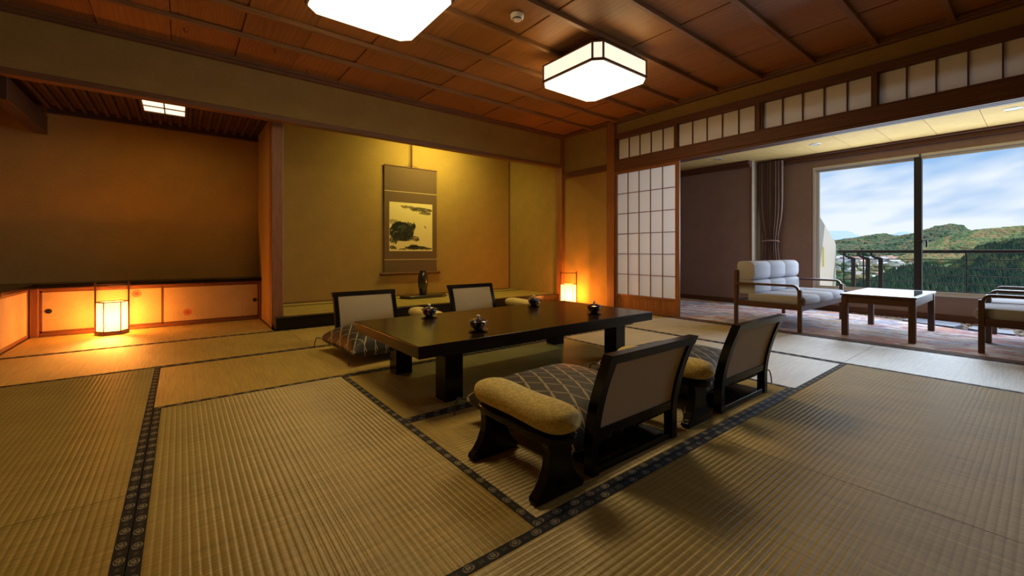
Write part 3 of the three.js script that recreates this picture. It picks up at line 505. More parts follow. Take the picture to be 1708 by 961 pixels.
// ---------------------------------------------------------------- cabinet alcove furniture
const crestTex = canvasTex(128, 128, (c) => { c.clearRect(0, 0, 128, 128); c.strokeStyle = '#a8321c'; c.translate(64, 64); c.lineWidth = 4; c.beginPath(); c.arc(0, 0, 59, 0, 6.3); c.stroke(); c.beginPath(); c.arc(0, 0, 12, 0, 6.3); c.stroke(); for (let k = 0; k < 16; k++) { c.rotate(Math.PI / 8); c.beginPath(); c.moveTo(0, -13); c.lineTo(10, -46); c.arc(0, -46, 10, 0, Math.PI, true); c.closePath(); c.stroke(); } }, undefined, false);
const crestMat = std({ map: crestTex, roughness: 0.85, alphaTest: 0.35, transparent: false });
{
  const t = thing('low_cabinet', 'low alcove cabinet with two pale sliding doors and red crests', 'cabinet');
  mesh('body', bx(-1.05, 0.75, 0.0, 0.445, 5.87, 6.10), M.woodDark, t);
  mesh('frame', [bx(-1.10, -1.045, 0, 0.45, 5.80, 5.87, 0.003), bx(0.735, 0.755, 0, 0.45, 5.80, 5.87, 0.003), bx(-1.045, 0.735, 0, 0.028, 5.815, 5.87, 0.002), bx(-1.045, 0.735, 0.428, 0.45, 5.815, 5.87, 0.002)], M.woodMid, t);
  for (const [a, b, d, px, py, cx, cy] of [[-1.045, -0.13, 5.848, -0.985, 0.232, -0.362, 0.362], [-0.165, 0.735, 5.826, 0.690, 0.226, 0.058, 0.135]]) {
    const p = mesh('sliding_door', bx(a + 0.018, b - 0.018, 0.046, 0.410, d + 0.002, d + 0.012), M.fusuma, t);
    mesh('door_frame', [bx(a, a + 0.018, 0.028, 0.428, d, d + 0.016, 0.002), bx(b - 0.018, b, 0.028, 0.428, d, d + 0.016, 0.002), bx(a, b, 0.028, 0.046, d, d + 0.016, 0.002), bx(a, b, 0.410, 0.428, d, d + 0.016, 0.002)], M.woodDark, p);
    const g = lathe([[0, 0.002], [0.013, 0.002], [0.018, 0.004], [0.022, 0.003], [0.023, 0]], 24); g.rotateX(Math.PI / 2); g.translate(px, py, -d - 0.001); mesh('door_pull', g, M.black, p);
    const c = new THREE.CircleGeometry(0.037, 40); c.translate(cx, cy, -d - 0.0008); mesh('crest', c, crestMat, p);
  }
}
{
  const t = thing('low_cabinet', 'low side cabinet with plain pale doors at far left', 'cabinet');
  mesh('body', bx(-1.75, -1.14, 0.0, 0.445, 4.89, 5.80), M.woodDark, t);
  mesh('sliding_door', bx(-1.125, -1.112, 0.030, 0.425, 4.895, 5.785), M.fusuma, t);
  mesh('frame', [bx(-1.14, -1.105, 0, 0.030, 4.89, 5.80, 0.002), bx(-1.14, -1.105, 0.425, 0.45, 4.89, 5.80, 0.002), bx(-1.14, -1.105, 0.03, 0.425, 5.785, 5.80, 0.002)], M.woodMid, t);
}
{
  const g = [bx(-1.75, 0.753, 0.452, 0.492, 5.775, 6.10, 0.006), bx(-1.75, -1.07, 0.452, 0.492, 4.88, 5.776, 0.006)];
  tag(mesh('lacquered_counter', g, M.lacquer), 'black lacquered counter top running above the low alcove cabinets', 'counter');
}
// recessed alcove lamp with four panes
{
  const t = thing('alcove_ceiling_light', 'small four pane lamp in the dark alcove ceiling', 'ceiling light', -0.125, 2.172, 5.25);
  const glow = std({ color: lin(0.9, 0.85, 0.7), emissive: lin(1, 0.86, 0.58), emissiveIntensity: 1.5, roughness: 0.6 });
  mesh('housing', bx(-0.17, 0.17, 0.012, 0.06, -0.22, 0.22, 0.003), M.woodDark, t);
  mesh('frame', [bx(-0.17, 0.17, -0.004, 0.014, -0.22, -0.205), bx(-0.17, 0.17, -0.004, 0.014, 0.205, 0.22), bx(-0.17, -0.155, -0.004, 0.014, -0.22, 0.22), bx(0.155, 0.17, -0.004, 0.014, -0.22, 0.22), bx(-0.005, 0.005, -0.004, 0.010, -0.21, 0.21), bx(-0.16, 0.16, -0.004, 0.010, -0.004, 0.004)], M.woodDark, t);
  for (const sx of [0, 1]) for (const sd of [0, 1]) mesh('lamp_pane', bx(sx ? 0.005 : -0.155, sx ? 0.155 : -0.005, 0.006, 0.011, sd ? 0.004 : -0.205, sd ? 0.205 : -0.004), glow, t);
  const l = new THREE.RectAreaLight(new THREE.Color(1, 0.50, 0.10), 8, 0.28, 0.38); l.position.set(0, -0.008, 0); l.rotation.x = -Math.PI / 2; l.name = 'alcove_lamp'; t.add(l);
}
// hidden lamp behind the wall above the scroll alcove
{
  const t = thing('alcove_strip_light', 'strip lamp hidden above the scroll alcove opening', 'strip light', 3.1, 2.60, 5.55);
  mesh('housing', bx(-0.55, 0.55, 0.02, 0.10, -0.05, 0.05, 0.006), M.white, t);
  const g = cyl(0.014, 0.014, 1.0, 14); g.rotateZ(Math.PI / 2); mesh('lamp_tube', g, std({ color: lin(0.9, 0.85, 0.7), emissive: lin(1, 0.84, 0.45), emissiveIntensity: 2, roughness: 0.5 }), t);
  const l = new THREE.RectAreaLight(new THREE.Color(1, 0.86, 0.19), 190, 1.0, 0.05); l.position.set(0, -0.02, 0); l.lookAt(0, -1.0, -0.48); l.name = 'alcove_strip'; t.add(l);
}
// ---------------------------------------------------------------- hanging scroll, vase
{
  const t = thing('hanging_scroll', 'ink landscape hanging scroll on brown cloth mount in the alcove', 'hanging scroll');
  const mount = tex(256, 256, (u, v) => { const a = Math.sin((u * 24 + Math.sin(v * 75) * 0.16) * Math.PI * 2), b = Math.sin((v * 24 + Math.sin(u * 75) * 0.16) * Math.PI * 2), k = a * b > 0.15 ? 1 : 0.80; return [0.42 * k + 0.02, 0.315 * k + 0.02, 0.235 * k + 0.02]; }, { repeat: [3, 3] });
  const x0 = 2.40, x1 = 3.275, d = 6.16;
  mesh('mount_cloth', bx(x0, x1, 0.47, 2.105, d, d + 0.006), std({ map: mount, roughness: 0.9 }), t);
  const gold = std({ color: lin(0.62, 0.45, 0.26), roughness: 0.6 });
  mesh('gold_band', bx(x0, x1, 1.716, 1.724, d - 0.0015, d), gold, t); mesh('gold_band', bx(x0, x1, 0.672, 0.680, d - 0.0015, d), gold, t);
  const art = canvasTex(768, 800, (c, w, h) => {
    const r = rng(9); c.fillStyle = '#d9c896'; c.fillRect(0, 0, w, h);
    for (let k = 0; k < 900; k++) { c.fillStyle = `rgba(${150 + r() * 60},${130 + r() * 50},80,0.05)`; c.fillRect(r() * w, r() * h, 30 + r() * 60, 2 + r() * 5); }
    const brush = (x, y, rx, ry, n, col, a, tilt) => { for (let k = 0; k < n; k++) { const an = r() * 6.28, q = Math.sqrt(r()); c.save(); c.translate(x + Math.cos(an) * q * rx, y + Math.sin(an) * q * ry); c.rotate(tilt + (r() - 0.5)); c.globalAlpha = a * (0.4 + 0.6 * r()); c.fillStyle = col; c.beginPath(); c.ellipse(0, 0, 8 + r() * 26, 3 + r() * 8, 0, 0, 6.3); c.fill(); c.restore(); } c.globalAlpha = 1; };
    brush(400, 78, 190, 14, 90, '#6b5c3e', 0.5, 0.05); brush(560, 105, 190, 32, 190, '#4a3f2c', 0.55, 0.08); brush(640, 160, 110, 22, 70, '#5c4f36', 0.5, 0.1); brush(300, 62, 110, 8, 40, '#7d6c4a', 0.5, 0);
    brush(70, 320, 90, 40, 90, '#8c7a52', 0.45, 0.2);
    brush(210, 480, 205, 150, 900, '#15140f', 0.6, -0.6); brush(170, 400, 120, 80, 260, '#0e0f0c', 0.75, -0.5); brush(330, 440, 100, 120, 260, '#1a1710', 0.65, 1.2); brush(250, 560, 170, 70, 260, '#191610', 0.65, 0.9);
    brush(230, 400, 70, 40, 60, '#3a4a3a', 0.55, -0.6); brush(180, 450, 60, 60, 40, '#2b3d3c', 0.5, -0.6); brush(450, 590, 70, 45, 90, '#4b3d26', 0.5, 0.4); brush(70, 620, 70, 60, 80, '#1d1912', 0.6, 1.2); brush(430, 380, 22, 40, 50, '#1a1710', 0.6, 1.4);
    brush(470, 745, 190, 26, 260, '#2a2418', 0.6, 0.05); brush(420, 718, 80, 18, 90, '#15130d', 0.6, 0); brush(680, 760, 60, 14, 40, '#4a3f2c', 0.5, 0); brush(60, 740, 50, 26, 50, '#4a3f2c', 0.5, 0.3); brush(230, 765, 60, 10, 30, '#5c4f36', 0.5, 0); brush(630, 390, 14, 18, 10, '#6b5c3e', 0.4, 0.9);
    c.strokeStyle = '#c9b27a'; c.lineWidth = 6; c.strokeRect(3, 3, w - 6, h - 6);
  }, undefined, false);
  const a = new THREE.BoxGeometry(0.722, 0.752, 0.001); a.translate(2.837, 1.181, -(d - 0.0008)); mesh('ink_painting', a, std({ map: art, roughness: 0.9 }), t);
  const rod = (x, y, w, r) => { const g = cyl(r, r, w, 16); g.rotateZ(Math.PI / 2); g.translate(x, y, -(d + 0.002)); return boxUV(g, 'x'); };
  mesh('bottom_roller', [rod(2.8375, 0.462, 0.90, 0.017), rod(2.365, 0.462, 0.05, 0.021), rod(3.31, 0.462, 0.05, 0.021)], M.woodDark, t);
  mesh('top_rod', rod(2.8375, 2.107, 0.885, 0.010), M.woodDark, t);
  const A = [], B = []; for (let k = 0; k <= 60; k++) { const y = 2.115 + k * 0.0098, an = k * 1.05; A.push([2.837 + 0.008 * Math.cos(an), y, -(d - 0.004) + 0.008 * Math.sin(an)]); B.push([2.837 - 0.008 * Math.cos(an), y, -(d - 0.004) - 0.008 * Math.sin(an)]); }
  mesh('twisted_cord', [tube(A, 0.006, 180, 6), tube(B, 0.006, 180, 6), tube([[2.70, 2.11, -d], [2.837, 2.14, -d], [2.975, 2.11, -d]], 0.004, 20, 6)], M.woodDark, t);
}
{
  const pts = [[-0.33, 0.02], [-0.27, -0.13], [-0.05, -0.15], [0.16, -0.145], [0.33, -0.12], [0.345, 0.05], [0.28, 0.14], [0.02, 0.15], [-0.24, 0.13]], s = new THREE.Shape(); s.setFromPoints(new THREE.SplineCurve([...pts, pts[0]].map((p) => new THREE.Vector2(...p))).getPoints(60));
  const g = new THREE.ExtrudeGeometry(s, { depth: 0.026, bevelEnabled: true, bevelThickness: 0.007, bevelSize: 0.008, bevelSegments: 3 }); g.rotateX(-Math.PI / 2); g.translate(2.83, 0.115 + 0.0075, -5.78); boxUV(g);
  tag(mesh('display_board', g, M.black), 'dark wavy edged display board under the black vase', 'display board');
  const v = thing('flower_vase', 'slender black glazed vase standing on the alcove display board', 'vase', 2.855, 0.1565, 5.80);
  const gl = phys({ color: lin(0.016, 0.013, 0.011), roughness: 0.22, clearcoat: 0.8, clearcoatRoughness: 0.1 });
  mesh('vase_body', lathe([[0, 0], [0.052, 0], [0.056, 0.006], [0.054, 0.02], [0.058, 0.05], [0.070, 0.12], [0.077, 0.19], [0.074, 0.25], [0.062, 0.305], [0.050, 0.332], [0.047, 0.345], [0.050, 0.355], [0.046, 0.357], [0.040, 0.35], [0.038, 0.30]], 40), gl, v);
  mesh('mouth', lathe([[0, 0.30], [0.038, 0.30]], 24), gl, v);
}

// ---------------------------------------------------------------- paper floor lanterns
function lantern(label, x, d, turn) {
  const t = thing('paper_lantern', label, 'lantern', x, 0.0, d, turn, 'paper floor lanterns');
  const R = 0.118, V = (k, r = R) => [Math.cos(k * Math.PI / 3) * r, Math.sin(k * Math.PI / 3) * r];
  const hex = (r, h, y) => { const g = new THREE.CylinderGeometry(r, r, h, 6).toNonIndexed(); g.rotateY(Math.PI / 6); g.translate(0, y, 0); return g; };
  mesh('base', [hex(R + 0.006, 0.022, 0.013), hex(R - 0.004, 0.012, 0.03)], M.woodMid, t);
  const bar = (x0, z0, y0, x1, z1, y1, w = 0.008) => { const a = new THREE.Vector3(x0, y0, z0), b = new THREE.Vector3(x1, y1, z1), L = a.distanceTo(b), g = new THREE.BoxGeometry(w, L, w).toNonIndexed(); g.applyQuaternion(new THREE.Quaternion().setFromUnitVectors(new THREE.Vector3(0, 1, 0), b.clone().sub(a).normalize())); g.translate((x0 + x1) / 2, (y0 + y1) / 2, (z0 + z1) / 2); return g; };
  const fr = []; for (let k = 0; k < 6; k++) { const [a, b] = V(k), [c, e] = V(k + 1); if (k % 3) fr.push(bar(a, b, 0.03, a, b, 0.315)); fr.push(bar(a, b, 0.312, c, e, 0.312, 0.008)); }
  mesh('frame', fr, M.woodMid, t);
  mesh('handle', [bar(R, 0, 0.02, R, 0, 0.50, 0.014), bar(-R, 0, 0.02, -R, 0, 0.50, 0.014), bar(-R, 0, 0.478, R, 0, 0.478, 0.010)], M.woodMid, t);
  const g = new THREE.CylinderGeometry(R - 0.006, R - 0.006, 0.272, 6, 1, true).toNonIndexed(); g.rotateY(Math.PI / 6); g.computeVertexNormals(); g.translate(0, 0.172, 0);
  mesh('lamp_paper', g, phys({ color: lin(0.9, 0.8, 0.6), emissive: lin(1, 0.70, 0.34), emissiveIntensity: 1.6, roughness: 1, transmission: 0.4, thickness: 0, side: THREE.DoubleSide }), t);
  mesh('lamp_bulb', (() => { const b = new THREE.SphereGeometry(0.03, 20, 14); b.translate(0, 0.15, 0); return b; })(), std({ color: lin(1, 0.9, 0.7), emissive: lin(1, 0.7, 0.3), emissiveIntensity: 4 }), t);
  const l = new THREE.PointLight(new THREE.Color(1, 0.30, 0.038), 2.7); l.position.set(0, 0.15, 0); l.shadow.radius = 1.6; l.castShadow = true; l.name = 'lantern_light'; t.add(l);
  return t;
}
lantern('glowing paper lantern standing before the low alcove cabinet doors', -0.525, 5.62, 0.09);
lantern('glowing paper lantern in the corner behind the low table', 4.56, 4.44, -0.80);

// ---------------------------------------------------------------- ceiling lamps
function ceilingLamp(label, x, d) {
  const t = thing('ceiling_lamp', label, 'ceiling lamp', x, 2.335, d, 0, 'square paper ceiling lamps');
  const S = 0.355, C = 0.062, H = 0.172, P = [[S - C, -S], [S, -S + C], [S, S - C], [S - C, S], [-S + C, S], [-S, S - C], [-S, -S + C], [-S + C, -S]];
  const glow = std({ color: lin(0.9, 0.86, 0.75), emissive: lin(1, 0.90, 0.66), emissiveIntensity: 1.55, roughness: 0.7 }), glowSide = std({ color: lin(0.9, 0.86, 0.78), emissive: lin(1, 0.90, 0.70), emissiveIntensity: 1.0, roughness: 0.7 });
  const bar = (a, b, w) => { const L = a.distanceTo(b), g = new THREE.BoxGeometry(w, L + w * 0.6, w).toNonIndexed(); g.applyQuaternion(new THREE.Quaternion().setFromUnitVectors(new THREE.Vector3(0, 1, 0), b.clone().sub(a).normalize())); g.translate((a.x + b.x) / 2, (a.y + b.y) / 2, (a.z + b.z) / 2); return g; };
  const fr = [];
  for (let k = 0; k < 8; k++) {
    const [a, b] = P[k], [c, e] = P[(k + 1) % 8], V = (x, y, z) => new THREE.Vector3(x, y, z);
    fr.push(bar(V(a, 0.028, b), V(c, 0.028, e), 0.018), bar(V(a, H, b), V(c, H, e), 0.011), bar(V(a, 0.028, b), V(a, H, b), 0.013));
    const g = new THREE.BoxGeometry(Math.hypot(c - a, e - b), H - 0.03, 0.004).toNonIndexed(); g.rotateY(-Math.atan2(e - b, c - a)); g.translate((a + c) / 2 * 0.99, (H + 0.03) / 2, (b + e) / 2 * 0.99); mesh('lamp_side_panel', g, glowSide, t);
  }
  mesh('frame', fr, M.woodDark, t);
  const s = new THREE.Shape(P.map(([a, b]) => new THREE.Vector2(a * 0.965, b * 0.965))), g = new THREE.ExtrudeGeometry(s, { depth: 0.016, bevelEnabled: true, bevelSize: 0.006, bevelThickness: 0.006, bevelSegments: 2 }); g.rotateX(-Math.PI / 2); g.translate(0, 0.006, 0);
  mesh('lamp_diffuser', g, glow, t);
  const tp = new THREE.ExtrudeGeometry(s, { depth: 0.012, bevelEnabled: false }); tp.rotateX(-Math.PI / 2); tp.translate(0, H - 0.012, 0); mesh('top_plate', tp, M.woodDark, t);
  mesh('ceiling_mount', [cyl(0.06, 0.07, 0.05, 24).translate(0, CEIL - 2.335 - 0.024, 0), cyl(0.012, 0.012, 0.10, 10).translate(0, H + 0.05, 0)], M.woodDark, t);
  for (const sx of [-1, 1]) for (const sz of [-1, 1]) { const links = []; for (let k = 0; k < 6; k++) { const q = new THREE.TorusGeometry(0.010, 0.0025, 6, 12).toNonIndexed(); if (k % 2) q.rotateY(Math.PI / 2); q.translate(sx * 0.22, H + 0.008 + k * 0.0195, sz * 0.22); links.push(q); } mesh('chain', links, M.bronze, t); }
  const warm = new THREE.Color(1, 0.69, 0.29);
  const l = new THREE.RectAreaLight(warm, 14, 0.64, 0.64); l.position.set(0, -0.012, 0); l.rotation.x = -Math.PI / 2; l.name = 'lamp_down'; t.add(l);
  for (let k = 0; k < 4; k++) { const a = k * Math.PI / 2, q = new THREE.RectAreaLight(warm, 5.4, 0.55, 0.12); q.position.set(Math.sin(a) * (S + 0.012), 0.10, Math.cos(a) * (S + 0.012)); q.rotation.y = a + Math.PI; q.name = 'lamp_side'; t.add(q); }
  return t;
}
ceilingLamp('square paper ceiling lamp cut off by the top picture edge', 0.975, 2.585);
ceilingLamp('square paper ceiling lamp hanging whole near the transom windows', 2.985, 2.585);
{
  const t = thing('smoke_detector', 'round white smoke detector on the board ceiling', 'smoke detector', 2.04, CEIL, 2.535);
  mesh('detector_body', lathe([[0, -0.048], [0.022, -0.048], [0.030, -0.044], [0.034, -0.030], [0.050, -0.026], [0.052, -0.006], [0.050, 0]], 32), M.white, t);
  mesh('detector_slot', lathe([[0.0335, -0.040], [0.0358, -0.039], [0.0358, -0.033], [0.0345, -0.031]], 32), M.bronze, t);
}
for (const [x, d, l] of [[0.02, 4.36, 'tiny metal hook on the ceiling left of the square lamps'], [0.66, 4.30, 'tiny metal hook on the ceiling above the alcove post'], [1.00, 4.62, 'tiny metal hook on the ceiling by the alcove wall moulding'], [2.86, 4.45, 'tiny metal hook on the ceiling near the room corner']]) tag(mesh('ceiling_hook', tube([[x, CEIL, -d], [x, CEIL - 0.025, -d], [x + 0.012, CEIL - 0.036, -d], [x + 0.02, CEIL - 0.022, -d]], 0.003, 14, 6), M.bronze), l, 'hook');
console.log('lamps done');
// ---------------------------------------------------------------- low table
{
  const t = thing('low_table', 'long low dark lacquered table on four square legs', 'table', 1.855, 0, 2.335), L = 0.962, W = 0.475, H = 0.34;
  mesh('table_top', bx(-L, L, H - 0.062, H, -W, W, 0.005, 'x'), M.tableTop, t);
  mesh('under_frame', bx(-L + 0.16, L - 0.16, H - 0.085, H - 0.062, -W + 0.06, W - 0.06), M.lacquer, t);
  for (const sx of [-1, 1]) for (const sd of [-1, 1]) { const x = sx * (L - 0.255), d = sd * (W - 0.155); mesh('leg', bx(x - 0.055, x + 0.055, 0, H - 0.062, d - 0.055, d + 0.055, 0.005), M.lacquer, t); }
}
// ---------------------------------------------------------------- lidded tea cups
{
  const china = canvasTex(512, 128, (c, w, h) => {
    c.fillStyle = '#2a3047'; c.fillRect(0, 0, w, h); const r = rng(3);
    for (let k = 0; k < 26; k++) { const x = r() * w, y = 24 + r() * 84; c.fillStyle = ['#d9dbe2', '#b9c1d6', '#a8453d', '#c8a760'][Math.floor(r() * 4)]; for (let p = 0; p < 5; p++) { c.beginPath(); c.arc(x + Math.cos(p * 1.257) * 7, y + Math.sin(p * 1.257) * 7, 5, 0, 6.3); c.fill(); } }
    c.fillStyle = '#c9ced9'; c.fillRect(0, 0, w, 5); c.fillRect(0, h - 8, w, 6);
  });
  const body = phys({ map: china, roughness: 0.18, clearcoat: 0.6, clearcoatRoughness: 0.06 }), lidM = phys({ color: lin(0.36, 0.42, 0.55), map: china, roughness: 0.18, clearcoat: 0.6, clearcoatRoughness: 0.06 }), knob = phys({ color: lin(0.72, 0.70, 0.66), roughness: 0.15, clearcoat: 0.5 });
  function cup(label, x, d, turn) {
    const t = thing('tea_cup', label, 'tea cup', x, 0.3402, d, turn, 'lidded tea cups on the low table'); t.scale.set(1.10, 0.92, 1.10);
    mesh('saucer', lathe([[0, 0.004], [0.024, 0], [0.027, 0.001], [0.040, 0.006], [0.051, 0.010], [0.053, 0.012], [0.050, 0.0125], [0.040, 0.010], [0, 0.008]], 36), M.black, t);
    mesh('bowl', lathe([[0, 0.009], [0.022, 0.009], [0.023, 0.014], [0.032, 0.020], [0.040, 0.034], [0.043, 0.050], [0.044, 0.058], [0.042, 0.058], [0.038, 0.040], [0.0, 0.030]], 36), body, t);
    const lid = mesh('lid', lathe([[0, 0.060], [0.044, 0.058], [0.052, 0.0595], [0.0515, 0.062], [0.038, 0.070], [0.018, 0.077], [0, 0.078]], 36), lidM, t);
    mesh('knob', lathe([[0.006, 0.077], [0.005, 0.082], [0.010, 0.090], [0.008, 0.098], [0, 0.102]], 20), knob, lid);
  }
  cup('lidded porcelain cup at the far left end of the table', 1.36, 2.665, 0.4);
  cup('lidded porcelain cup at the near left end of the table', 1.35, 2.035, 1.7);
  cup('lidded porcelain cup at the far right end of the table', 2.325, 2.665, 2.9);
  cup('lidded porcelain cup at the near right end of the table', 2.40, 2.075, 4.2);
}
// ---------------------------------------------------------------- legless chairs, cushions, arm rests
const fabricBack = std({ color: lin(0.56, 0.49, 0.37), map: woven([0.60, 0.56, 0.47], [0.88, 0.85, 0.78]), roughness: 0.85 });
const fabricRear = std({ color: lin(0.74, 0.60, 0.42), map: clothTex, roughness: 0.85 });
function floorChair() {
  const t = thing('floor_chair', '', 'floor chair', 0, 0, 0, 0, 'legless floor chairs at the low table');
  // lean of the back: offset towards +z by height
  const lean = (y) => (y < 0.10 ? 0 : 0.092 * Math.pow((y - 0.10) / 0.345, 1.7)), hw = 0.272;
  const slab = (x0, x1, y0, y1, z0, z1, n = 8, bow = 0) => {
    const g = new THREE.BoxGeometry(x1 - x0, y1 - y0, z1 - z0, bow ? 8 : 1, n, 1).toNonIndexed(); g.translate((x0 + x1) / 2, (y0 + y1) / 2, (z0 + z1) / 2); const p = g.attributes.position;
    for (let i = 0; i < p.count; i++) { const x = p.getX(i), y = p.getY(i), q = p.getZ(i); p.setZ(i, q + lean(y) + (bow ? bow * (1 - Math.pow(2 * (x - x0) / (x1 - x0) - 1, 4)) * (1 - Math.pow(2 * (y - y0) / (y1 - y0) - 1, 4)) * (q < (z0 + z1) / 2 ? 1 : 0) : 0)); }
    const s = mergeVertices(g.deleteAttribute('normal') ?? g, 1e-5); const c = toCreasedNormals(s, 0.7); return boxUV(c, x1 - x0 > y1 - y0 ? 'x' : 'y');
  };
  for (const s of [-1, 1]) mesh('side_post', slab(Math.min(s * hw, s * (hw - 0.036)), Math.max(s * hw, s * (hw - 0.036)), 0, 0.432, -0.020, 0.020, 12), M.lacquer, t);
  mesh('top_rail', slab(-hw - 0.006, hw + 0.006, 0.412, 0.448, -0.019, 0.021, 3), M.lacquer, t);
  mesh('lower_rail', slab(-hw + 0.035, hw - 0.035, 0.128, 0.162, -0.015, 0.015, 3), M.lacquer, t);
  mesh('base_rail', bx(-hw + 0.03, hw - 0.03, 0, 0.026, -0.014, 0.014, 0.003), M.lacquer, t);
  mesh('seat_board', bx(-hw + 0.04, hw - 0.04, 0.004, 0.018, 0.014, 0.42, 0.004), M.lacquer, t);
  mesh('back_padding', slab(-hw + 0.036, hw - 0.036, 0.160, 0.414, -0.014, -0.002, 12, -0.012), fabricBack, t);
  mesh('rear_cloth', slab(-hw + 0.035, hw - 0.035, 0.160, 0.414, 0.000, 0.008, 12), fabricRear, t);
  return t;
}
const chair = floorChair();
chair.position.set(1.408, 0, -1.010); chair.userData.label = 'black framed floor chair nearest the viewer, seen from behind';
copy(chair, 2.352, 0, 1.010, 0, 'black framed floor chair seen from behind on the window side');
copy(chair, 1.290, 0, 3.690, Math.PI, 'black framed floor chair across the table on the left');
copy(chair, 2.455, 0, 3.770, Math.PI, 'black framed floor chair across the table on the right');
const cushionMat = phys({ map: cushionTex, roughness: 0.62, sheen: 0.2, sheenColor: lin(0.4, 0.38, 0.34), sheenRoughness: 0.5 });
function cushion(hw, hd, th, sag = 0) {
  const t = thing('floor_cushion', '', 'cushion', 0, 0, 0, 0, 'patterned floor cushions');
  const n = 36, pos = [], uv = [], idx = [];
  for (const side of [1, -1]) {
    const base = pos.length / 3;
    for (let j = 0; j <= n; j++) for (let i = 0; i <= n; i++) {
      const u = -1 + 2 * i / n, v = -1 + 2 * j / n, px = 1 - 0.085 * (1 - v * v), pz = 1 - 0.085 * (1 - u * u);
      const k = Math.pow(Math.max(0, 1 - Math.pow(Math.abs(u), 3.2)), 0.42) * Math.pow(Math.max(0, 1 - Math.pow(Math.abs(v), 3.2)), 0.42);
      const wr = 0.006 * (fbm(u * 3 + 4, v * 3, 17, 3) - 0.5) * k, h = side > 0 ? k * th * 0.62 + wr : -k * th * 0.38;
      pos.push(u * hw * px, th * 0.40 + h, v * hd * pz); uv.push(u * hw, v * hd);
    }
    for (let j = 0; j < n; j++) for (let i = 0; i < n; i++) { const a = base + j * (n + 1) + i, b = a + 1, c = a + n + 1, d = c + 1; if (side > 0) idx.push(a, c, b, b, c, d); else idx.push(a, b, c, b, d, c); }
  }
  const g = new THREE.BufferGeometry(); g.setAttribute('position', new THREE.Float32BufferAttribute(pos, 3)); g.setAttribute('uv', new THREE.Float32BufferAttribute(uv, 2)); g.setIndex(idx); g.computeVertexNormals();
  mesh('cushion_cover', g, cushionMat, t);
  const cord = std({ color: lin(0.05, 0.04, 0.035), roughness: 0.8 });
  for (const sx of [-1, 1]) for (const sz of [-1, 1]) mesh('corner_tassel', [tube([[sx * (hw - 0.01), th * 0.4, sz * (hd - 0.01)], [sx * (hw + 0.02), th * 0.42, sz * (hd + 0.012)], [sx * (hw + 0.032), th * 0.22, sz * (hd + 0.018)], [sx * (hw + 0.034), 0.008, sz * (hd + 0.020)]], 0.0035, 16, 6)], cord, t);
  return t;
}
const cush = cushion(0.345, 0.345, 0.205);
cush.position.set(1.400, 0.019, -1.372); cush.rotation.y = 0.03; cush.userData.label = 'dark patterned floor cushion on the nearest floor chair';
copy(cush, 2.345, 0.019, 1.377, -0.03, 'dark patterned floor cushion on the window side floor chair');
copy(cush, 1.240, 0.019, 3.290, Math.PI + 0.06, 'dark patterned floor cushion beyond the left table end');
copy(cush, 2.435, 0.019, 3.375, Math.PI - 0.04, 'dark patterned floor cushion hidden beyond the right table half');
const padMat = std({ color: lin(0.80, 0.66, 0.27), map: flecked, roughness: 0.8, bumpMap: flecked, bumpScale: 0.0012 });
function armRest() {
  const t = thing('arm_rest', '', 'arm rest', 0, 0, 0, 0, 'padded arm rests beside the floor chairs');
  const half = [[0.100, 0], [0.110, 0.008], [0.108, 0.022], [0.090, 0.036], [0.068, 0.066], [0.054, 0.100], [0.049, 0.130], [0.050, 0.160], [0.058, 0.185]], foot = [...half, ...half.map(([a, b]) => [-a, b]).reverse()];
  for (const s of [-1, 1]) { const g = prism(foot, 0.038, 0.004); g.translate(0, 0, s * 0.180); mesh('leg', boxUV(g, 'y'), M.lacquer, t); }
  mesh('carrier_board', (() => { const p = []; for (let k = 0; k < 40; k++) { const a = k / 40 * Math.PI * 2, c = Math.cos(a), s = Math.sin(a); p.push([0.073 * Math.sign(c) * Math.pow(Math.abs(c), 0.75), 0.242 * Math.sign(s) * Math.pow(Math.abs(s), 0.45)]); } const g = prism(p, 0.022, 0.003); g.rotateX(-Math.PI / 2); g.translate(0, 0.192, 0); return boxUV(g, 'z'); })(), M.lacquer, t);
  // pad: a long rounded loaf
  const nl = 40, nr = 24, pos = [], uv = [], idx = [];
  for (let i = 0; i <= nl; i++) {
    const u = -1 + 2 * i / nl, ends = Math.pow(Math.max(0, 1 - Math.pow(Math.abs(u), 7)), 0.5), dip = 1 - 0.10 * Math.exp(-Math.pow(u * 2.2, 2));
    for (let j = 0; j <= nr; j++) { const a = j / nr * Math.PI * 2, c = Math.cos(a), s = Math.sin(a), x = 0.080 * ends * dip * Math.sign(c) * Math.pow(Math.abs(c), 0.8), y = 0.248 + (s > 0 ? 0.046 : 0.044) * Math.sign(s) * Math.pow(Math.abs(s), 0.8) * (s > 0 ? ends * dip : ends); pos.push(x, y, u * 0.258); uv.push(a * 0.06, u * 0.258); }
  }
  for (let i = 0; i < nl; i++) for (let j = 0; j < nr; j++) { const a = i * (nr + 1) + j, b = a + 1, c = a + nr + 1, d = c + 1; idx.push(a, b, c, b, d, c); }
  const g = new THREE.BufferGeometry(); g.setAttribute('position', new THREE.Float32BufferAttribute(pos, 3)); g.setAttribute('uv', new THREE.Float32BufferAttribute(uv, 2)); g.setIndex(idx); g.computeVertexNormals();
  mesh('pad', g, padMat, t);
  return t;
}
const arm = armRest();
arm.position.set(0.975, 0, -1.180); arm.userData.label = 'yellow padded arm rest left of the nearest floor chair';
copy(arm, 1.893, 0, 1.195, 0, 'yellow padded arm rest between the two near floor chairs');
copy(arm, 1.695, 0, 3.385, 0, 'yellow padded arm rest between the two far floor chairs');
copy(arm, 2.865, 0, 3.470, 0, 'yellow padded arm rest right of the far right floor chair');

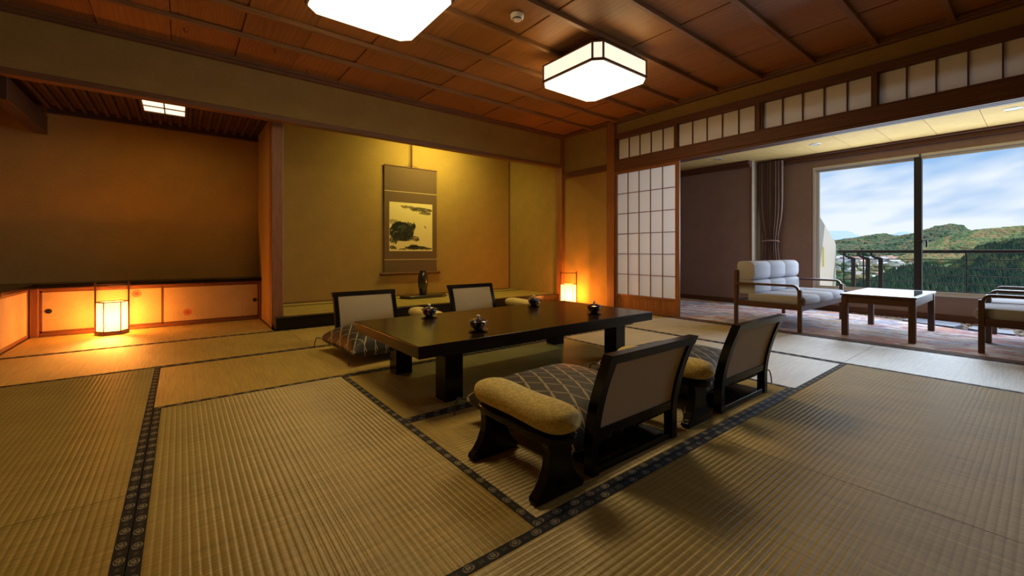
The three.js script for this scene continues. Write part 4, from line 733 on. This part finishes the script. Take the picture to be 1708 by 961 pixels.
// ---------------------------------------------------------------- sitting area furniture
const seatCloth = std({ color: lin(0.54, 0.54, 0.61), map: clothTex, roughness: 0.9 });
// a cushion: a rounded outline in (z, y), its front corners rounded by rf and rear ones by rb, drawn along x with a small piped edge
function pillow(x0, x1, y0, y1, z0, z1, rf, rb = 0.02) {
  const p = [], arc = (cz, cy, r, a0) => { for (let k = 0; k <= 8; k++) { const a = a0 + k / 8 * Math.PI / 2; p.push([cz + r * Math.cos(a), cy + r * Math.sin(a)]); } };
  arc(z1 - rf, y1 - rf, rf, 0); arc(z0 + rb, y1 - rb, rb, Math.PI / 2); arc(z0 + rb, y0 + rb, rb, Math.PI); arc(z1 - Math.min(rf, (y1 - y0) * 0.45), y0 + Math.min(rf, (y1 - y0) * 0.45), Math.min(rf, (y1 - y0) * 0.45), Math.PI * 1.5);
  const g = prism(p, x1 - x0, 0.007); g.rotateY(-Math.PI / 2); g.translate((x0 + x1) / 2, 0, 0);
  const c = toCreasedNormals(g, 0.5); return boxUV(c);
}
function seatFrame(t, w, dep, back) {     // local: x along the seat, front at z = +dep / 2
  const hw = w / 2, z1 = dep / 2, z0 = -dep / 2;
  for (const s of [-1, 1]) {
    mesh('leg', bx(s * hw - 0.018, s * hw + 0.018, 0, back, -z0 - 0.036, -z0, 0.006), M.furniture, t);
    mesh('leg', bx(s * hw - 0.018, s * hw + 0.018, 0, 0.42, -z1, -z1 + 0.036, 0.006), M.furniture, t);
    // arm: a flat bar bent down into the front leg
    const pts = []; for (let k = 0; k <= 10; k++) { const a = k / 10 * Math.PI / 2; pts.push([z1 - 0.075 + 0.057 * Math.sin(a), 0.41 + 0.057 * Math.cos(a)]); }
    const outer = [[z0 + 0.01, 0.467], ...pts], inner = pts.map(([z, y]) => { const cz = z1 - 0.075, cy = 0.41, k = (0.057 - 0.022) / 0.057; return [cz + (z - cz) * k, cy + (y - cy) * k]; }).reverse();
    const g = prism([...outer, ...inner, [z0 + 0.01, 0.445]], 0.045, 0.003); g.rotateY(-Math.PI / 2); g.translate(s * hw, 0, 0); mesh('arm', boxUV(g, 'z'), M.furniture, t);
    mesh('side_rail', bx(s * hw - 0.012, s * hw + 0.012, 0.215, 0.275, -z1 + 0.03, -z0 - 0.03, 0.004), M.furniture, t);
  }
  mesh('front_rail', bx(-hw, hw, 0.205, 0.262, -z1 + 0.006, -z1 + 0.030, 0.004), M.furniture, t);
  mesh('rear_rail', [bx(-hw, hw, 0.215, 0.275, -z0 - 0.030, -z0 - 0.006, 0.004), bx(-hw, hw, back - 0.05, back, -z0 - 0.028, -z0 - 0.008, 0.006)], M.furniture, t);
}
function sofa(name, label, cat, w, dep, n, x, d, turn, group) {
  const t = thing(name, label, cat, x, 0, d, turn, group), hw = w / 2 - 0.024, z1 = dep / 2, z0 = -dep / 2, s = 2 * hw / n;
  seatFrame(t, w, dep, 0.60);
  for (let k = 0; k < n; k++) {
    const a = -hw + k * s + 0.0008, b = a + s - 0.0016;
    mesh('seat_cushion', pillow(a, b, 0.255, 0.352, z0 + 0.13, z1 + 0.025, 0.046, 0.02), seatCloth, t);
    mesh('back_cushion_lower', pillow(a, b, 0.340, 0.488, z0 + 0.030, z0 + 0.200, 0.040, 0.02), seatCloth, t);
    mesh('back_cushion_upper', pillow(a, b, 0.488, 0.692, z0 + 0.015, z0 + 0.195, 0.062, 0.04), seatCloth, t);
  }
  return t;
}
sofa('sofa', 'pale lavender three seat sofa with dark bentwood arms', 'sofa', 1.34, 0.64, 3, 5.455, 1.815, 0);
sofa('armchair', 'pale armchair with dark curved wooden arms at the right picture edge', 'armchair', 0.60, 0.62, 1, 5.235, 0.035, Math.PI, 'armchairs by the window');
sofa('armchair', 'pale armchair standing behind the right edge armchair, nearer the window', 'armchair', 0.60, 0.62, 1, 5.885, 0.035, Math.PI, 'armchairs by the window');
{
  const t = thing('coffee_table', 'square legged dark coffee table with a glass top', 'coffee table', 5.475, 0, 0.970), hx = 0.50, hd = 0.260, H = 0.398;
  for (const sx of [-1, 1]) for (const sd of [-1, 1]) mesh('leg', bx(Math.min(sx * hx, sx * (hx - 0.048)), Math.max(sx * hx, sx * (hx - 0.048)), 0, H - 0.02, Math.min(sd * hd, sd * (hd - 0.048)), Math.max(sd * hd, sd * (hd - 0.048)), 0.004), M.furniture, t);
  mesh('apron', [bx(-hx + 0.008, -hx + 0.030, H - 0.085, H - 0.015, -hd + 0.04, hd - 0.04), bx(hx - 0.030, hx - 0.008, H - 0.085, H - 0.015, -hd + 0.04, hd - 0.04), bx(-hx + 0.04, hx - 0.04, H - 0.085, H - 0.015, -hd + 0.008, -hd + 0.030), bx(-hx + 0.04, hx - 0.04, H - 0.085, H - 0.015, hd - 0.030, hd - 0.008)], M.furniture, t);
  mesh('top_frame', [bx(-hx - 0.008, hx + 0.008, H - 0.018, H, -hd - 0.008, -hd + 0.030, 0.003), bx(-hx - 0.008, hx + 0.008, H - 0.018, H, hd - 0.030, hd + 0.008, 0.003), bx(-hx - 0.008, -hx + 0.030, H - 0.018, H, -hd + 0.030, hd - 0.030, 0.003), bx(hx - 0.030, hx + 0.008, H - 0.018, H, -hd + 0.030, hd - 0.030, 0.003)], M.furniture, t);
  mesh('glass_top', bx(-hx + 0.030, hx - 0.030, H - 0.008, H - 0.001, -hd + 0.030, hd - 0.030), phys({ color: lin(0.10, 0.11, 0.12), roughness: 0.04, ior: 1.04 }), t);
}
console.log('furniture done');
renderer.render(scene, camera);
